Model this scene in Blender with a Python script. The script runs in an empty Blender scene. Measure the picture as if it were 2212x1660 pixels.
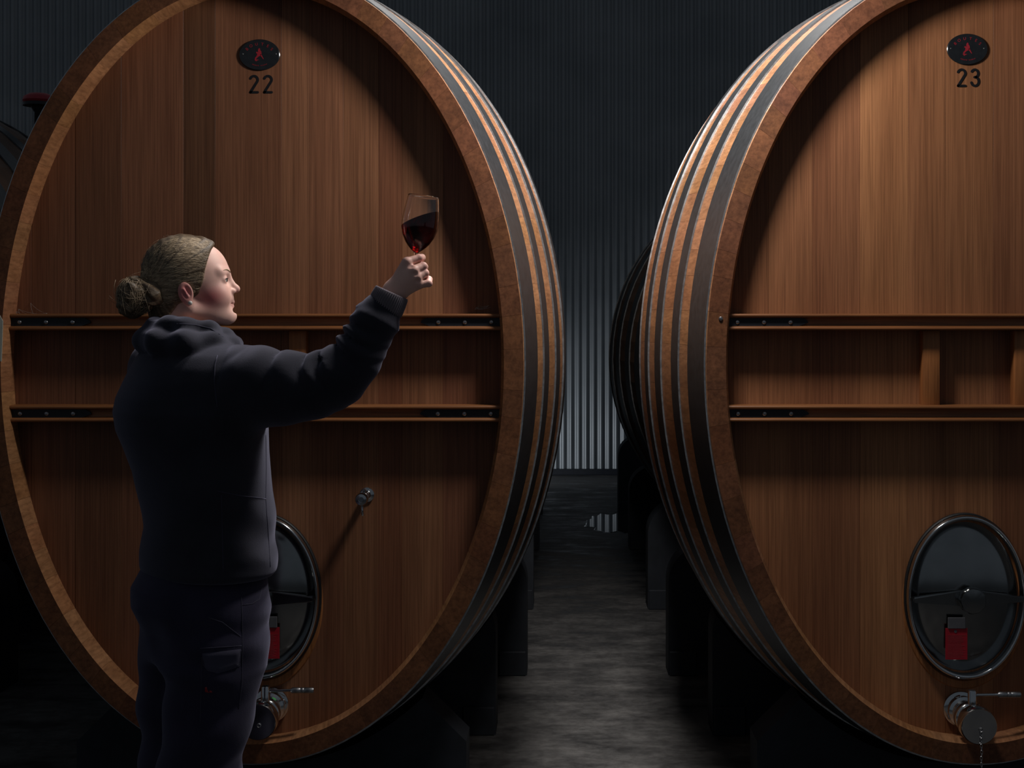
import bpy, bmesh, math, random
import numpy as np
from mathutils import Vector, Matrix

rnd = random.Random(22)
C = bpy.context.scene.collection
scn = bpy.context.scene

# ------------------------------------------------------------------ camera, world, lights, exposure
FPX = 3221.0                    # focal length in pixels of a 2212 px wide frame
CX, CY, CAMH = 1211.0, 711.0, 1.43
FACE = 4.2                      # distance from the camera to the rims of the two front casks
cam_d = bpy.data.cameras.new('camera')
cam_d.sensor_width = 36.0
cam_d.lens = 36.0 * FPX / 2212.0
cam_d.shift_x = -(CX - 1106.0) / 2212.0
cam_d.shift_y = (CY - 830.0) / 2212.0
cam_d.clip_end = 100
cam = bpy.data.objects.new('camera', cam_d)
cam.location = (0, 0, CAMH)
cam.rotation_euler = (math.pi / 2, 0, 0)
C.objects.link(cam)
scn.camera = cam

w = bpy.data.worlds.new('world')
scn.world = w
w.use_nodes = True
bg = w.node_tree.nodes['Background']
bg.inputs[0].default_value = (0.74, 0.86, 1.0, 1)
bg.inputs[1].default_value = 0.082

def area(name, loc, target, size, power, color, spread=180, shape='DISK', size_y=None):
    l = bpy.data.lights.new(name, 'AREA')
    l.shape = shape
    l.size = size
    if size_y: l.size_y = size_y
    l.energy = power
    l.color = color
    l.spread = math.radians(spread)
    o = bpy.data.objects.new(name, l)
    o.location = loc
    o.rotation_euler = (Vector(target) - Vector(loc)).to_track_quat('-Z', 'Y').to_euler()
    C.objects.link(o)
    return o

kl = bpy.data.lights.new('cellar_lamp', 'POINT')      # bare globe hung over the aisle, just in front of the casks
kl.energy = 52
kl.color = (1.0, 0.95, 0.90)
kl.shadow_soft_size = 0.12
klo = bpy.data.objects.new('cellar_lamp', kl)
klo.location = (0.27, 3.72, 2.47)
C.objects.link(klo)
area('aisle_fill', (0.18, 5.0, 3.9), (0.15, 4.7, 1.2), 0.5, 58, (1.0, 0.96, 0.92), 120, 'RECTANGLE', 1.6)  # added fill light above the aisle, brightens the dim flanks of the casks
wl = bpy.data.lights.new('wall_lamp', 'SPOT')
wl.energy = 60
wl.color = (0.9, 0.95, 1.0)
wl.spot_size = math.radians(95)
wl.spot_blend = 1.0
wl.shadow_soft_size = 0.15
wlo = bpy.data.objects.new('wall_lamp', wl)
wlo.location = (-1.25, 13.3, 0.22)
wlo.rotation_euler = (Vector((0.35, 14.6, 0.45)) - wlo.location).to_track_quat('-Z', 'Y').to_euler()
C.objects.link(wlo)

scn.view_settings.view_transform = 'Standard'
scn.view_settings.look = 'None'
scn.view_settings.exposure = 0.0
scn.view_settings.gamma = 1.0
scn.view_settings.use_curve_mapping = False

# ------------------------------------------------------------------ helpers
def at(px, py, depth):
    """a point of the place at a given distance in front of the camera"""
    return Vector(((px - CX) / FPX * depth, depth, CAMH - (py - CY) / FPX * depth))

def tag(o, label=None, cat=None, group=None, kind=None):
    if label: o['label'] = label
    if cat: o['category'] = cat
    if group: o['group'] = group
    if kind: o['kind'] = kind
    return o

def obj(name, geo, mat, parent=None, smooth=False, loc=None, color=None, auto=None):
    v, f = geo
    me = bpy.data.meshes.new(name)
    me.from_pydata([tuple(p) for p in v], [], [tuple(q) for q in f])
    me.update()
    return obj_me(name, me, mat, parent, smooth, loc, color, auto)

def obj_me(name, me, mat, parent=None, smooth=False, loc=None, color=None, auto=None):
    for m in (mat if isinstance(mat, (list, tuple)) else [mat]):
        if m.name not in me.materials: me.materials.append(m)
    if smooth or auto is not None:
        for p in me.polygons: p.use_smooth = True
        if auto is not None:
            bm = bmesh.new(); bm.from_mesh(me)
            for e in bm.edges:
                if len(e.link_faces) == 2 and e.calc_face_angle(0) > math.radians(auto): e.smooth = False
            bm.to_mesh(me); bm.free()
    o = bpy.data.objects.new(name, me)
    C.objects.link(o)
    if parent: o.parent = parent
    if loc is not None: o.location = loc
    if color is not None: o.color = (*color, 1)
    return o

def empty(name, loc, label, cat, group=None):
    o = bpy.data.objects.new(name, None)
    o.location = loc
    o.empty_display_size = 0.1
    C.objects.link(o)
    return tag(o, label, cat, group)

def merge(*gs):
    V, F = [], []
    for v, f in gs:
        n = len(V)
        V += [tuple(p) for p in v]
        F += [tuple(i + n for i in q) for q in f]
    return V, F

def move(g, off):
    off = Vector(off)
    return [tuple(Vector(p) + off) for p in g[0]], g[1]

def xform(g, M):
    return [tuple(M @ Vector(p)) for p in g[0]], g[1]

def bm_geo(bm):
    bm.verts.index_update()
    v = [tuple(x.co) for x in bm.verts]
    f = [tuple(q.index for q in p.verts) for p in bm.faces]
    bm.free()
    return v, f

def box(c, s, bev=0.0, seg=2):
    bm = bmesh.new()
    bmesh.ops.create_cube(bm, size=1)
    bmesh.ops.scale(bm, vec=s, verts=bm.verts)
    if bev: bmesh.ops.bevel(bm, geom=bm.edges[:], offset=bev, segments=seg, affect='EDGES', profile=0.5)
    bmesh.ops.translate(bm, vec=c, verts=bm.verts)
    return bm_geo(bm)

def tube(pts, r, n=10, sec=None):
    """round tube through points; r a number or a list; sec=(a,b) flattens the section"""
    P = [Vector(p) for p in pts]
    R = r if isinstance(r, (list, tuple)) else [r] * len(P)
    V, F = [], []
    t0 = (P[1] - P[0]).normalized()
    nrm = t0.orthogonal().normalized()
    for i, p in enumerate(P):
        t = (P[min(i + 1, len(P) - 1)] - P[max(i - 1, 0)]).normalized()
        nrm = (nrm - t * nrm.dot(t)).normalized()
        b = t.cross(nrm)
        for k in range(n):
            a = 2 * math.pi * k / n
            V.append(tuple(p + (nrm * math.cos(a) + b * math.sin(a)) * R[i]))
        if i:
            o = (i - 1) * n
            for k in range(n):
                F.append((o + k, o + (k + 1) % n, o + n + (k + 1) % n, o + n + k))
    F.append(tuple(range(n - 1, -1, -1)))
    e = (len(P) - 1) * n
    F.append(tuple(range(e, e + n)))
    return V, F

def lathe(prof, n=32, M=None, ell=(1, 1)):
    """closed profile of (radius, height) about local Z; M places it; radius 0 ends are capped"""
    V, F = [], []
    for (r, z) in prof:
        for k in range(n):
            a = 2 * math.pi * k / n
            V.append((r * math.cos(a) * ell[0], r * math.sin(a) * ell[1], z))
    for i in range(len(prof) - 1):
        for k in range(n):
            a, b = i * n + k, i * n + (k + 1) % n
            F.append((a, b, b + n, a + n))
    bm = bmesh.new()
    bv = [bm.verts.new(p) for p in V]
    for q in F: bm.faces.new([bv[i] for i in q])
    bmesh.ops.remove_doubles(bm, verts=bm.verts, dist=1e-6)
    bmesh.ops.holes_fill(bm, edges=[e for e in bm.edges if e.is_boundary])
    bmesh.ops.recalc_face_normals(bm, faces=bm.faces)
    g = bm_geo(bm)
    return xform(g, M) if M is not None else g

def front(loc):
    """local Z of a lathe points at the camera side (-Y), local Y stays up"""
    return Matrix.Translation(Vector(loc)) @ Matrix.Rotation(math.pi / 2, 4, 'X')

def prism(poly, y0, y1):
    """polygon of (x, z) pulled from y0 to y1"""
    n = len(poly)
    V = [(x, y0, z) for x, z in poly] + [(x, y1, z) for x, z in poly]
    F = [tuple(range(n)), tuple(range(2 * n - 1, n - 1, -1))]
    for i in range(n):
        j = (i + 1) % n
        F.append((i, i + n, j + n, j))
    bm = bmesh.new()
    bv = [bm.verts.new(p) for p in V]
    for q in F: bm.faces.new([bv[i] for i in q])
    bmesh.ops.recalc_face_normals(bm, faces=bm.faces)
    return bm_geo(bm)

# ------------------------------------------------------------------ materials
def new_mat(name, rough=0.5, metal=0.0, spec=0.5):
    m = bpy.data.materials.new(name)
    m.use_nodes = True
    b = m.node_tree.nodes['Principled BSDF']
    b.inputs['Roughness'].default_value = rough
    b.inputs['Metallic'].default_value = metal
    b.inputs['Specular IOR Level'].default_value = spec
    return m, m.node_tree, b

def ramp(nt, stops):
    r = nt.nodes.new('ShaderNodeValToRGB')
    el = r.color_ramp.elements
    while len(el) < len(stops): el.new(0.5)
    for e, (p, c) in zip(el, stops):
        e.position = p
        e.color = (*c, 1) if len(c) == 3 else c
    return r

def coords(nt, scale, kind='Object', rand=0.0):
    t = nt.nodes.new('ShaderNodeTexCoord')
    mp = nt.nodes.new('ShaderNodeMapping')
    mp.inputs['Scale'].default_value = scale
    nt.links.new(t.outputs[kind], mp.inputs['Vector'])
    if rand:
        oi = nt.nodes.new('ShaderNodeObjectInfo')
        mu = nt.nodes.new('ShaderNodeMath'); mu.operation = 'MULTIPLY'
        mu.inputs[1].default_value = rand
        nt.links.new(oi.outputs['Random'], mu.inputs[0])
        cb = nt.nodes.new('ShaderNodeCombineXYZ')
        for k in range(3): nt.links.new(mu.outputs[0], cb.inputs[k])
        nt.links.new(cb.outputs[0], mp.inputs['Location'])
    return mp.outputs[0]

def noise(nt, vec, scale=1.0, detail=4.0, rough=0.55):
    n = nt.nodes.new('ShaderNodeTexNoise')
    n.inputs['Scale'].default_value = scale
    n.inputs['Detail'].default_value = detail
    n.inputs['Roughness'].default_value = rough
    nt.links.new(vec, n.inputs['Vector'])
    return n.outputs['Fac']

def mix(nt, a, b, fac, mode='MIX'):
    m = nt.nodes.new('ShaderNodeMix')
    m.data_type = 'RGBA'; m.blend_type = mode
    for s, v in ((m.inputs[0], fac), (m.inputs[6], a), (m.inputs[7], b)):
        if hasattr(v, 'is_output'): nt.links.new(v, s)
        else: s.default_value = v if not isinstance(v, tuple) else (*v, 1)
    return m.outputs[2]

def bump(nt, b, h, strength, dist=0.01):
    n = nt.nodes.new('ShaderNodeBump')
    n.inputs['Strength'].default_value = strength
    n.inputs['Distance'].default_value = dist
    nt.links.new(h, n.inputs['Height'])
    nt.links.new(n.outputs[0], b.inputs['Normal'])

def wood(name, sc_long, sc_fine, dark, light, rough=0.5, spec=0.35, fleck=None):
    m, nt, b = new_mat(name, rough, 0, spec)
    v1 = coords(nt, sc_long, rand=31)
    v2 = coords(nt, sc_fine, rand=17)
    n1 = noise(nt, v1, 1, 5, 0.6)
    n2 = noise(nt, v2, 1, 6, 0.65)
    r1 = ramp(nt, [(0.3, dark), (0.72, light)])
    nt.links.new(n1, r1.inputs[0])
    r2 = ramp(nt, [(0.32, (0.55, 0.52, 0.5)), (0.62, (1.08, 1.06, 1.04))])
    nt.links.new(n2, r2.inputs[0])
    c = mix(nt, r1.outputs[0], r2.outputs[0], 0.85, 'MULTIPLY')
    oi = nt.nodes.new('ShaderNodeObjectInfo')
    c = mix(nt, c, oi.outputs['Color'], 1.0, 'MULTIPLY')
    nt.links.new(c, b.inputs['Base Color'])
    bump(nt, b, n2, 0.25, 0.0012)
    return m

def plain(name, col, rough=0.5, metal=0.0, spec=0.5, var=0.0, scale=30.0, bmp=0.0):
    m, nt, b = new_mat(name, rough, metal, spec)
    v = coords(nt, (1, 1, 1), rand=9)
    n = noise(nt, v, scale, 4)
    lo = tuple(c * (1 - var) for c in col)
    hi = tuple(c * (1 + var) for c in col)
    r = ramp(nt, [(0.3, lo), (0.7, hi)])
    nt.links.new(n, r.inputs[0])
    nt.links.new(r.outputs[0], b.inputs['Base Color'])
    if bmp: bump(nt, b, n, bmp, 0.002)
    return m

M = {}
M['head'] = wood('oak_head', (9, 9, 0.55), (230, 230, 3.2), (0.210, 0.083, 0.036), (0.36, 0.160, 0.072), 0.48, 0.3)
M['stave'] = wood('oak_stave', (16, 2.0, 16), (110, 9, 110), (0.31, 0.140, 0.062), (0.48, 0.240, 0.115), 0.46, 0.35)
M['endgrain'] = wood('oak_end_grain', (22, 22, 22), (90, 90, 90), (0.112, 0.044, 0.021), (0.190, 0.076, 0.035), 0.55, 0.25)
M['beam'] = wood('oak_beam', (1.5, 12, 12), (6, 200, 200), (0.20, 0.075, 0.026), (0.34, 0.14, 0.05), 0.4, 0.4)
M['post'] = wood('oak_post', (12, 12, 1.2), (150, 150, 5), (0.25, 0.095, 0.03), (0.40, 0.165, 0.06), 0.45, 0.35)
M['hoop'] = plain('hoop_black_steel', (0.036, 0.039, 0.043), 0.42, 0.35, 0.5, 0.25, 40, 0.1)
M['edge'] = plain('hoop_bare_edge', (0.42, 0.44, 0.46), 0.32, 0.9, 0.5, 0.3, 60)
M['dull_edge'] = plain('hoop_dull_edge', (0.07, 0.072, 0.075), 0.5, 0.5, 0.5, 0.3, 60)
M['blackplate'] = plain('black_steel_plate', (0.010, 0.012, 0.017), 0.45, 0.0, 0.4, 0.2, 60, 0.1)
M['screw'] = plain('screw_steel', (0.35, 0.35, 0.36), 0.35, 1.0, 0.5, 0.2, 200)
M['steel'] = plain('polished_steel', (0.50, 0.51, 0.52), 0.14, 1.0, 0.5, 0.08, 25)
M['steel_door'] = plain('brushed_steel_door', (0.26, 0.265, 0.265), 0.17, 1.0, 0.5, 0.1, 12)
M['rubber'] = plain('black_gasket', (0.012, 0.012, 0.013), 0.55, 0, 0.4, 0.2, 80)
M['ink'] = plain('black_paint', (0.006, 0.006, 0.008), 0.55, 0, 0.3, 0.2, 90)
M['enamel'] = plain('black_enamel', (0.010, 0.011, 0.013), 0.22, 0, 0.5, 0.2, 60)
M['redpaint'] = plain('red_print', (0.26, 0.012, 0.022), 0.5, 0, 0.4, 0.15, 60)
M['redtag'] = plain('red_card', (0.36, 0.010, 0.022), 0.5, 0, 0.4, 0.1, 40)
M['tagprint'] = plain('faded_print', (0.42, 0.06, 0.07), 0.6, 0, 0.3, 0.1, 60)
M['greyclip'] = plain('grey_clip', (0.10, 0.10, 0.11), 0.5, 0, 0.4, 0.1, 60)
M['green'] = plain('green_sticker', (0.05, 0.42, 0.09), 0.5, 0, 0.4, 0.1, 60)
M['paper'] = plain('pale_card', (0.42, 0.42, 0.36), 0.7, 0, 0.3, 0.08, 60)
M['cradle'] = plain('dark_painted_cradle', (0.018, 0.021, 0.027), 0.7, 0, 0.3, 0.3, 9, 0.15)
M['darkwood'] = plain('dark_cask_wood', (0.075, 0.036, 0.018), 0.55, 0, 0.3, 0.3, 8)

def wall_mat():
    m, nt, b = new_mat('corrugated_steel', 0.42, 0.25, 0.5)
    n = noise(nt, coords(nt, (1, 1, 1)), 1.3, 5)
    r = ramp(nt, [(0.3, (0.150, 0.166, 0.180)), (0.7, (0.215, 0.232, 0.250))])
    nt.links.new(n, r.inputs[0])
    nt.links.new(r.outputs[0], b.inputs['Base Color'])
    return m

def floor_mat():
    m, nt, b = new_mat('stained_concrete', 0.6, 0, 0.4)
    v = coords(nt, (0.8, 1.25, 1))
    n1 = noise(nt, v, 4.2, 8, 0.66)
    n2 = noise(nt, coords(nt, (1, 1, 1)), 26, 6, 0.7)
    r1 = ramp(nt, [(0.34, (0.030, 0.029, 0.029)), (0.5, (0.056, 0.054, 0.053)), (0.68, (0.095, 0.091, 0.088))])
    nt.links.new(n1, r1.inputs[0])
    r2 = ramp(nt, [(0.35, (0.55, 0.53, 0.52)), (0.6, (1.05, 1.05, 1.05))])
    nt.links.new(n2, r2.inputs[0])
    c = mix(nt, r1.outputs[0], r2.outputs[0], 0.8, 'MULTIPLY')
    nt.links.new(c, b.inputs['Base Color'])
    rr = ramp(nt, [(0.35, (0.32,) * 3), (0.6, (0.75,) * 3)])
    nt.links.new(n1, rr.inputs[0])
    nt.links.new(rr.outputs[0], b.inputs['Roughness'])
    bump(nt, b, n2, 0.35, 0.004)
    return m
M['wall'] = wall_mat()
M['floor'] = floor_mat()

# ------------------------------------------------------------------ the setting
WALLY = 14.62
fl = obj('floor', ([(-9, -10, 0), (9, -10, 0), (9, WALLY + .1, 0), (-9, WALLY + .1, 0)], [(0, 1, 2, 3)]), M['floor'])
tag(fl, 'grey stained concrete cellar floor', 'floor', kind='structure')

def corrugated():
    V, F = [], []
    pitch, amp, per = 0.074, 0.012, 10
    n = int(18 / pitch) * per
    for i in range(n + 1):
        x = -9 + i * pitch / per
        y = WALLY - amp * math.cos(2 * math.pi * i / per)
        V += [(x, y, 0.02), (x, y, 6.0)]
        if i: F.append((2 * i - 2, 2 * i, 2 * i + 1, 2 * i - 1))
    return V, F
wb = obj('wall_back', corrugated(), M['wall'], smooth=True)
tag(wb, 'dark corrugated steel wall behind the casks', 'wall', kind='structure')
tr = obj('trim_1', box((0, WALLY - .03, .03), (18, .05, .06), .006), M['blackplate'])
tag(tr, 'dark strip along the foot of the corrugated wall', 'trim', kind='structure')

# ------------------------------------------------------------------ casks
AX, BZ, ZC = 0.765, 1.128, 1.331       # half width, half height of the rim, height of its centre
HALF, BULGE = 1.10, 0.122
RECESS = 0.11
def swell(d, half=HALF, bulge=BULGE):
    t = abs(1 - d / half)
    t = math.sqrt(t * t + 0.012) - math.sqrt(0.012) * (1 - t) * 0.999
    return bulge * (1 - max(t, 0) ** 1.4)

HOOPS = [(0.012, 0.20), (0.325, 0.420), (0.590, 0.695), (0.842, 0.930)]
HOOPS = HOOPS + [(2 * HALF - b, 2 * HALF - a) for a, b in reversed(HOOPS)]

def ring_params(a, b, count, r):
    """angles that part an ellipse into pieces of nearly equal, slightly uneven length"""
    N = 4000
    th = np.linspace(0, 2 * np.pi, N + 1)
    x, z = a * np.cos(th), b * np.sin(th)
    s = np.concatenate([[0], np.cumsum(np.hypot(np.diff(x), np.diff(z)))])
    w_ = np.array([1 + r.uniform(-.28, .28) for _ in range(count)])
    cuts = np.concatenate([[0], np.cumsum(w_)]) / w_.sum() * s[-1]
    off = r.uniform(0, 0.05)
    return np.interp(cuts, s, th) + off

def hoop_geo(d0, d1, a, b, half, bulge, n=128, th=0.0045):
    V, F = [], []
    ds = [d0, (d0 + d1) / 2, d1]
    sec = [(d, th) for d in ds] + [(d, -0.002) for d in reversed(ds)]
    m = len(sec)
    for k in range(n):
        t = 2 * math.pi * k / n
        for d, o in sec:
            s = swell(d, half, bulge)
            V.append(((a + s + o) * math.cos(t), d, (b + s + o) * math.sin(t)))
    edge = []
    for k in range(n):
        o, p = k * m, ((k + 1) % n) * m
        for j in range(m):
            q = (j + 1) % m
            if j in (2, 5): edge.append(len(F))
            F.append((o + j, p + j, p + q, o + q))
    return V, F, edge

def make_hoop(root, d0, d1, a=AX, b=BZ, half=HALF, bulge=BULGE, n=128, edge_mat='edge'):
    V, F, edge = hoop_geo(d0, d1, a, b, half, bulge, n)
    me = bpy.data.meshes.new('hoop')
    me.from_pydata(V, [], F)
    me.materials.append(M['hoop']); me.materials.append(M[edge_mat])
    for i in edge: me.polygons[i].material_index = 1
    me.update()
    return obj_me('hoop', me, [M['hoop'], M[edge_mat]], root, auto=40)

TH = 0.071                              # stave thickness behind the chamfer
def make_stave(root, t0, t1, col):
    ds = [0.0, 0.04, 0.16, 0.4, 0.65, 0.9, 1.1, 1.3, 1.55, 1.8, 2.04, 2.2]
    tin = [0.055] + [TH] * (len(ds) - 2) + [0.055]
    g = 0.00025                          # half the joint between staves
    V, F = [], []
    NA = 4
    for d, th in zip(ds, tin):
        s = swell(d)
        gg = g / (AX + 0.2)
        for k in range(NA):
            t = t0 + gg + (t1 - t0 - 2 * gg) * k / (NA - 1)
            drop = 0.0004 if k in (0, NA - 1) else 0
            V.append(((AX + s - drop) * math.cos(t), d, (BZ + s - drop) * math.sin(t)))
        for k in range(NA - 1, -1, -1):
            t = t0 + gg + (t1 - t0 - 2 * gg) * k / (NA - 1)
            V.append(((AX + s - th) * math.cos(t), d, (BZ + s - th) * math.sin(t)))
    m = 2 * NA
    for i in range(len(ds) - 1):
        o = i * m
        for j in range(m):
            q = (j + 1) % m
            F.append((o + j, o + q, o + m + q, o + m + j))
    for k in range(NA - 1):
        F.append((k, m - 1 - k, m - 2 - k, k + 1))
        e = (len(ds) - 1) * m
        F.append((e + k, e + k + 1, e + m - 2 - k, e + m - 1 - k))
    bm = bmesh.new()
    bv = [bm.verts.new(p) for p in V]
    for q in F: bm.faces.new([bv[i] for i in q])
    bmesh.ops.recalc_face_normals(bm, faces=bm.faces)
    o = obj('stave', bm_geo(bm), [M['stave'], M['endgrain']], root, color=col, auto=25)
    for p in o.data.polygons:
        if abs(p.normal.y) > .95: p.material_index = 1
    return o

def head_plank(root, x0, x1, y, ah, bh, col, th=0.03):
    """one upright board of the head, cut to the oval"""
    x0c, x1c = max(x0, -ah * 0.9995), min(x1, ah * 0.9995)
    n = max(4, int((x1c - x0c) / 0.012))
    xs = [x0c + (x1c - x0c) * i / n for i in range(n + 1)]
    top = [(x, bh * math.sqrt(max(0, 1 - (x / ah) ** 2))) for x in xs]
    g, bv = 0.00015, 0.0005
    poly = [(x, z) for x, z in top] + [(x, -z) for x, z in reversed(top)]
    xm = (x0c + x1c) / 2
    def inset(k):
        f = 1 - 2 * k / (x1c - x0c)
        return [(xm + (x - xm) * f, z) for x, z in poly]
    a_, b_ = inset(g + bv), inset(g)
    m = len(poly)
    V = [(x, y, z) for x, z in a_] + [(x, y + bv, z) for x, z in b_] + [(x, y + th, z) for x, z in b_]
    F = [tuple(range(m))]
    for L in range(2):
        for i in range(m):
            j = (i + 1) % m
            F.append((L * m + i, (L + 1) * m + i, (L + 1) * m + j, L * m + j))
    bm = bmesh.new()
    bb = [bm.verts.new(p) for p in V]
    for q in F: bm.faces.new([bb[i] for i in q])
    bmesh.ops.recalc_face_normals(bm, faces=bm.faces)
    return obj('head_plank', bm_geo(bm), M['head'], root, color=col)

def strokes(paths, w_, th, y):
    """flat painted strokes with round ends, on a plane facing the camera"""
    gs = []
    for p in paths:
        P = [Vector((a, 0, b)) for a, b in p]
        L, R = [], []
        n = len(P)
        for i in range(n):
            t = (P[min(i + 1, n - 1)] - P[max(i - 1, 0)]).normalized()
            nn = Vector((-t.z, 0, t.x)) * w_
            L.append(P[i] + nn); R.append(P[i] - nn)
        def cap(c, t, s):
            out = []
            for k in range(1, 6):
                a = math.pi * k / 6
                nn = Vector((-t.z, 0, t.x))
                out.append(c + (nn * math.cos(a) * s + t * math.sin(a) * s) * w_)
            return out
        t1 = (P[-1] - P[-2]).normalized(); t0_ = (P[1] - P[0]).normalized()
        loop = L + cap(P[-1], t1, 1) + list(reversed(R)) + cap(P[0], t0_, -1)
        gs.append(prism([(q.x, q.z) for q in loop], y - th, y + 0.0005))
    return merge(*gs)

def arc(cx, cz, r, a0, a1, n=10, rz=None):
    rz = rz or r
    return [(cx + r * math.cos(math.radians(a0 + (a1 - a0) * i / n)), cz + rz * math.sin(math.radians(a0 + (a1 - a0) * i / n))) for i in range(n + 1)]

def digit(ch, cx, cz, wd, ht):
    r = wd / 2
    if ch == '2':
        p = arc(cx, cz + ht / 2 - r, r, 160, -25, 12) + [(cx - r * .95, cz - ht / 2), (cx + r, cz - ht / 2)]
        q = p[:13] + [(cx - r * .95, cz - ht / 2)]
        return [q, [(cx - r * .95, cz - ht / 2), (cx + r, cz - ht / 2)]]
    r2 = ht * 0.235
    return [arc(cx - r * .05, cz + ht / 2 - r2, r * .92, 150, -70, 12, r2),
            [(cx - r * .12, cz + ht * .035), (cx + r * .35, cz + ht * .035)],
            arc(cx, cz - ht / 2 + ht * .27, r, 72, -165, 14, ht * .27)]

def text_geo(body, size, depth):
    cu = bpy.data.curves.new('t', 'FONT')
    cu.body = body; cu.size = size; cu.extrude = depth
    cu.align_x = 'CENTER'; cu.align_y = 'CENTER'; cu.resolution_u = 3
    o = bpy.data.objects.new('t', cu)
    C.objects.link(o)
    dg = bpy.context.evaluated_depsgraph_get()
    me = bpy.data.meshes.new_from_object(o.evaluated_get(dg))
    v = [tuple(x.co) for x in me.vertices]
    f = [tuple(p.vertices) for p in me.polygons]
    bpy.data.objects.remove(o); bpy.data.curves.remove(cu); bpy.data.meshes.remove(me)
    return v, f

HS = FPX / (FACE + RECESS)              # pixels per metre on the heads
def hx(px): return (px - CX) / HS
def hz(py): return CAMH - (py - CY) / HS

LETTERS = {ch: text_geo(ch, 0.019, 0.0004) for ch in 'BOUTES'}

def screw_geo(r, y=0.0):
    """pan-head screw with a cross slot, facing the camera"""
    M_ = front((0, y, 0))
    g = lathe([(0, 0), (r, 0), (r, r * .35), (r * .75, r * .62), (r * .3, r * .72), (0, r * .72)], 12, M_)
    return g
SCREW = screw_geo(0.0062)
SLOT = merge(box((0, -0.0046, 0), (0.0075, 0.0006, 0.0014)), box((0, -0.0046, 0), (0.0014, 0.0006, 0.0075)))

def add_screw(parent, loc):
    s = obj('screw', SCREW, M['screw'], parent, loc=loc, auto=35)
    return s

def nameplate(root, px, py, cx):
    X, Z = hx(px) - cx, hz(py) - ZC
    y = RECESS
    Mx = front((X, y, Z))
    p = obj('name_plate', lathe([(0, 0), (.0585, 0), (.0595, .002), (.0595, .004), (.0575, .0055), (0, .0055)], 48, Mx, (1, 0.755)), M['enamel'], root, auto=35)
    p['label'] = 'black oval plate with red lettering and a red figure'
    # lettering along the upper edge
    gs = []
    for i, ch in enumerate('BOUTES'):
        a = math.radians(151 - i * 24.5)
        lx, lz = math.cos(a) * .0405, math.sin(a) * .0285 + .002
        rot = math.atan2(math.sin(a) / .755, math.cos(a)) - math.pi / 2
        T = Mx @ Matrix.Translation((lx, lz, .0057)) @ Matrix.Rotation(rot * .8, 4, 'Z') @ Matrix.Scale(.62, 4, (1, 0, 0)) @ Matrix.Scale(.62, 4, (0, 1, 0))
        gs.append(xform(LETTERS[ch], T))
    obj('lettering', merge(*gs), M['redpaint'], p)
    # small line of print below: too small to read, two short words
    gs = []
    r2 = random.Random(5)
    for i in range(13):
        if i == 6: continue
        a = math.radians(-118 + i * 4.9)
        lx, lz = math.cos(a) * .041, math.sin(a) * .0315
        hgt = r2.uniform(.0022, .0036)
        T = Mx @ Matrix.Translation((lx, lz, .0057)) @ Matrix.Rotation(a + math.pi / 2, 4, 'Z')
        gs.append(xform(box((0, 0, 0), (.0011, hgt, .0006)), T))
        gs.append(xform(box((.0007, r2.choice((-1, 1)) * hgt * .4, 0), (.0012, .0008, .0006)), T))
    obj('fine_print', merge(*gs), M['redpaint'], p)
    # red standing figure with straddled legs
    def flat(poly): return xform(move(prism([(a, b) for a, b in poly], -0.0004, 0.0004), (0, 0, 0)), Mx @ Matrix.Translation((0, 0, .0057)) @ Matrix.Rotation(-math.pi / 2, 4, 'X'))
    k = 0.00024
    def pts(l): return [((a - 1000) * k * .55 * .98, -(b - 540) * k * .55 * .98) for a, b in l]
    fig = [pts([(985, 400), (1012, 395), (1022, 440), (1045, 470), (1050, 520), (1030, 560), (985, 580), (950, 610), (925, 640), (995, 655), (960, 668), (925, 690), (895, 660), (905, 605), (940, 570), (955, 520), (925, 500), (940, 470), (975, 490), (970, 440)]),
           pts([(1030, 520), (1050, 540), (1075, 590), (1100, 635), (1085, 640), (1050, 590), (1020, 560)])]
    obj('emblem', merge(*[flat(q) for q in fig]), M['redpaint'], p)
    for sx in (-1, 1):
        s = obj('screw', screw_geo(.0024), M['screw'], p, loc=(X + sx * .048, y - .005, Z + .002))
    return p

def ellipse_ring(cx, cz, y0, y1, a0, b0, a1, b1, n=72, bev=.003):
    """oval collar between an outer (a0,b0) and an inner (a1,b1) outline, from y0 (front) to y1"""
    sec = [(0, y1), (0, y0 + bev), (bev, y0), (1 - 0, y0), (1, y0)]
    V, F = [], []
    prof = [('o', 0, y1), ('o', 0, y0 + bev), ('o', bev, y0), ('i', bev, y0), ('i', 0, y0 + bev), ('i', 0, y1)]
    m = len(prof)
    for k in range(n):
        t = 2 * math.pi * k / n
        for w_, off, y in prof:
            a, b = (a0 - off, b0 - off) if w_ == 'o' else (a1 + off, b1 + off)
            V.append((cx + a * math.cos(t), y, cz + b * math.sin(t)))
    for k in range(n):
        o, p = k * m, ((k + 1) % n) * m
        for j in range(m):
            q = (j + 1) % m
            F.append((o + j, p + j, p + q, o + q))
    bm = bmesh.new()
    bv = [bm.verts.new(p) for p in V]
    for q in F: bm.faces.new([bv[i] for i in q])
    bmesh.ops.recalc_face_normals(bm, faces=bm.faces)
    return bm_geo(bm)

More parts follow.
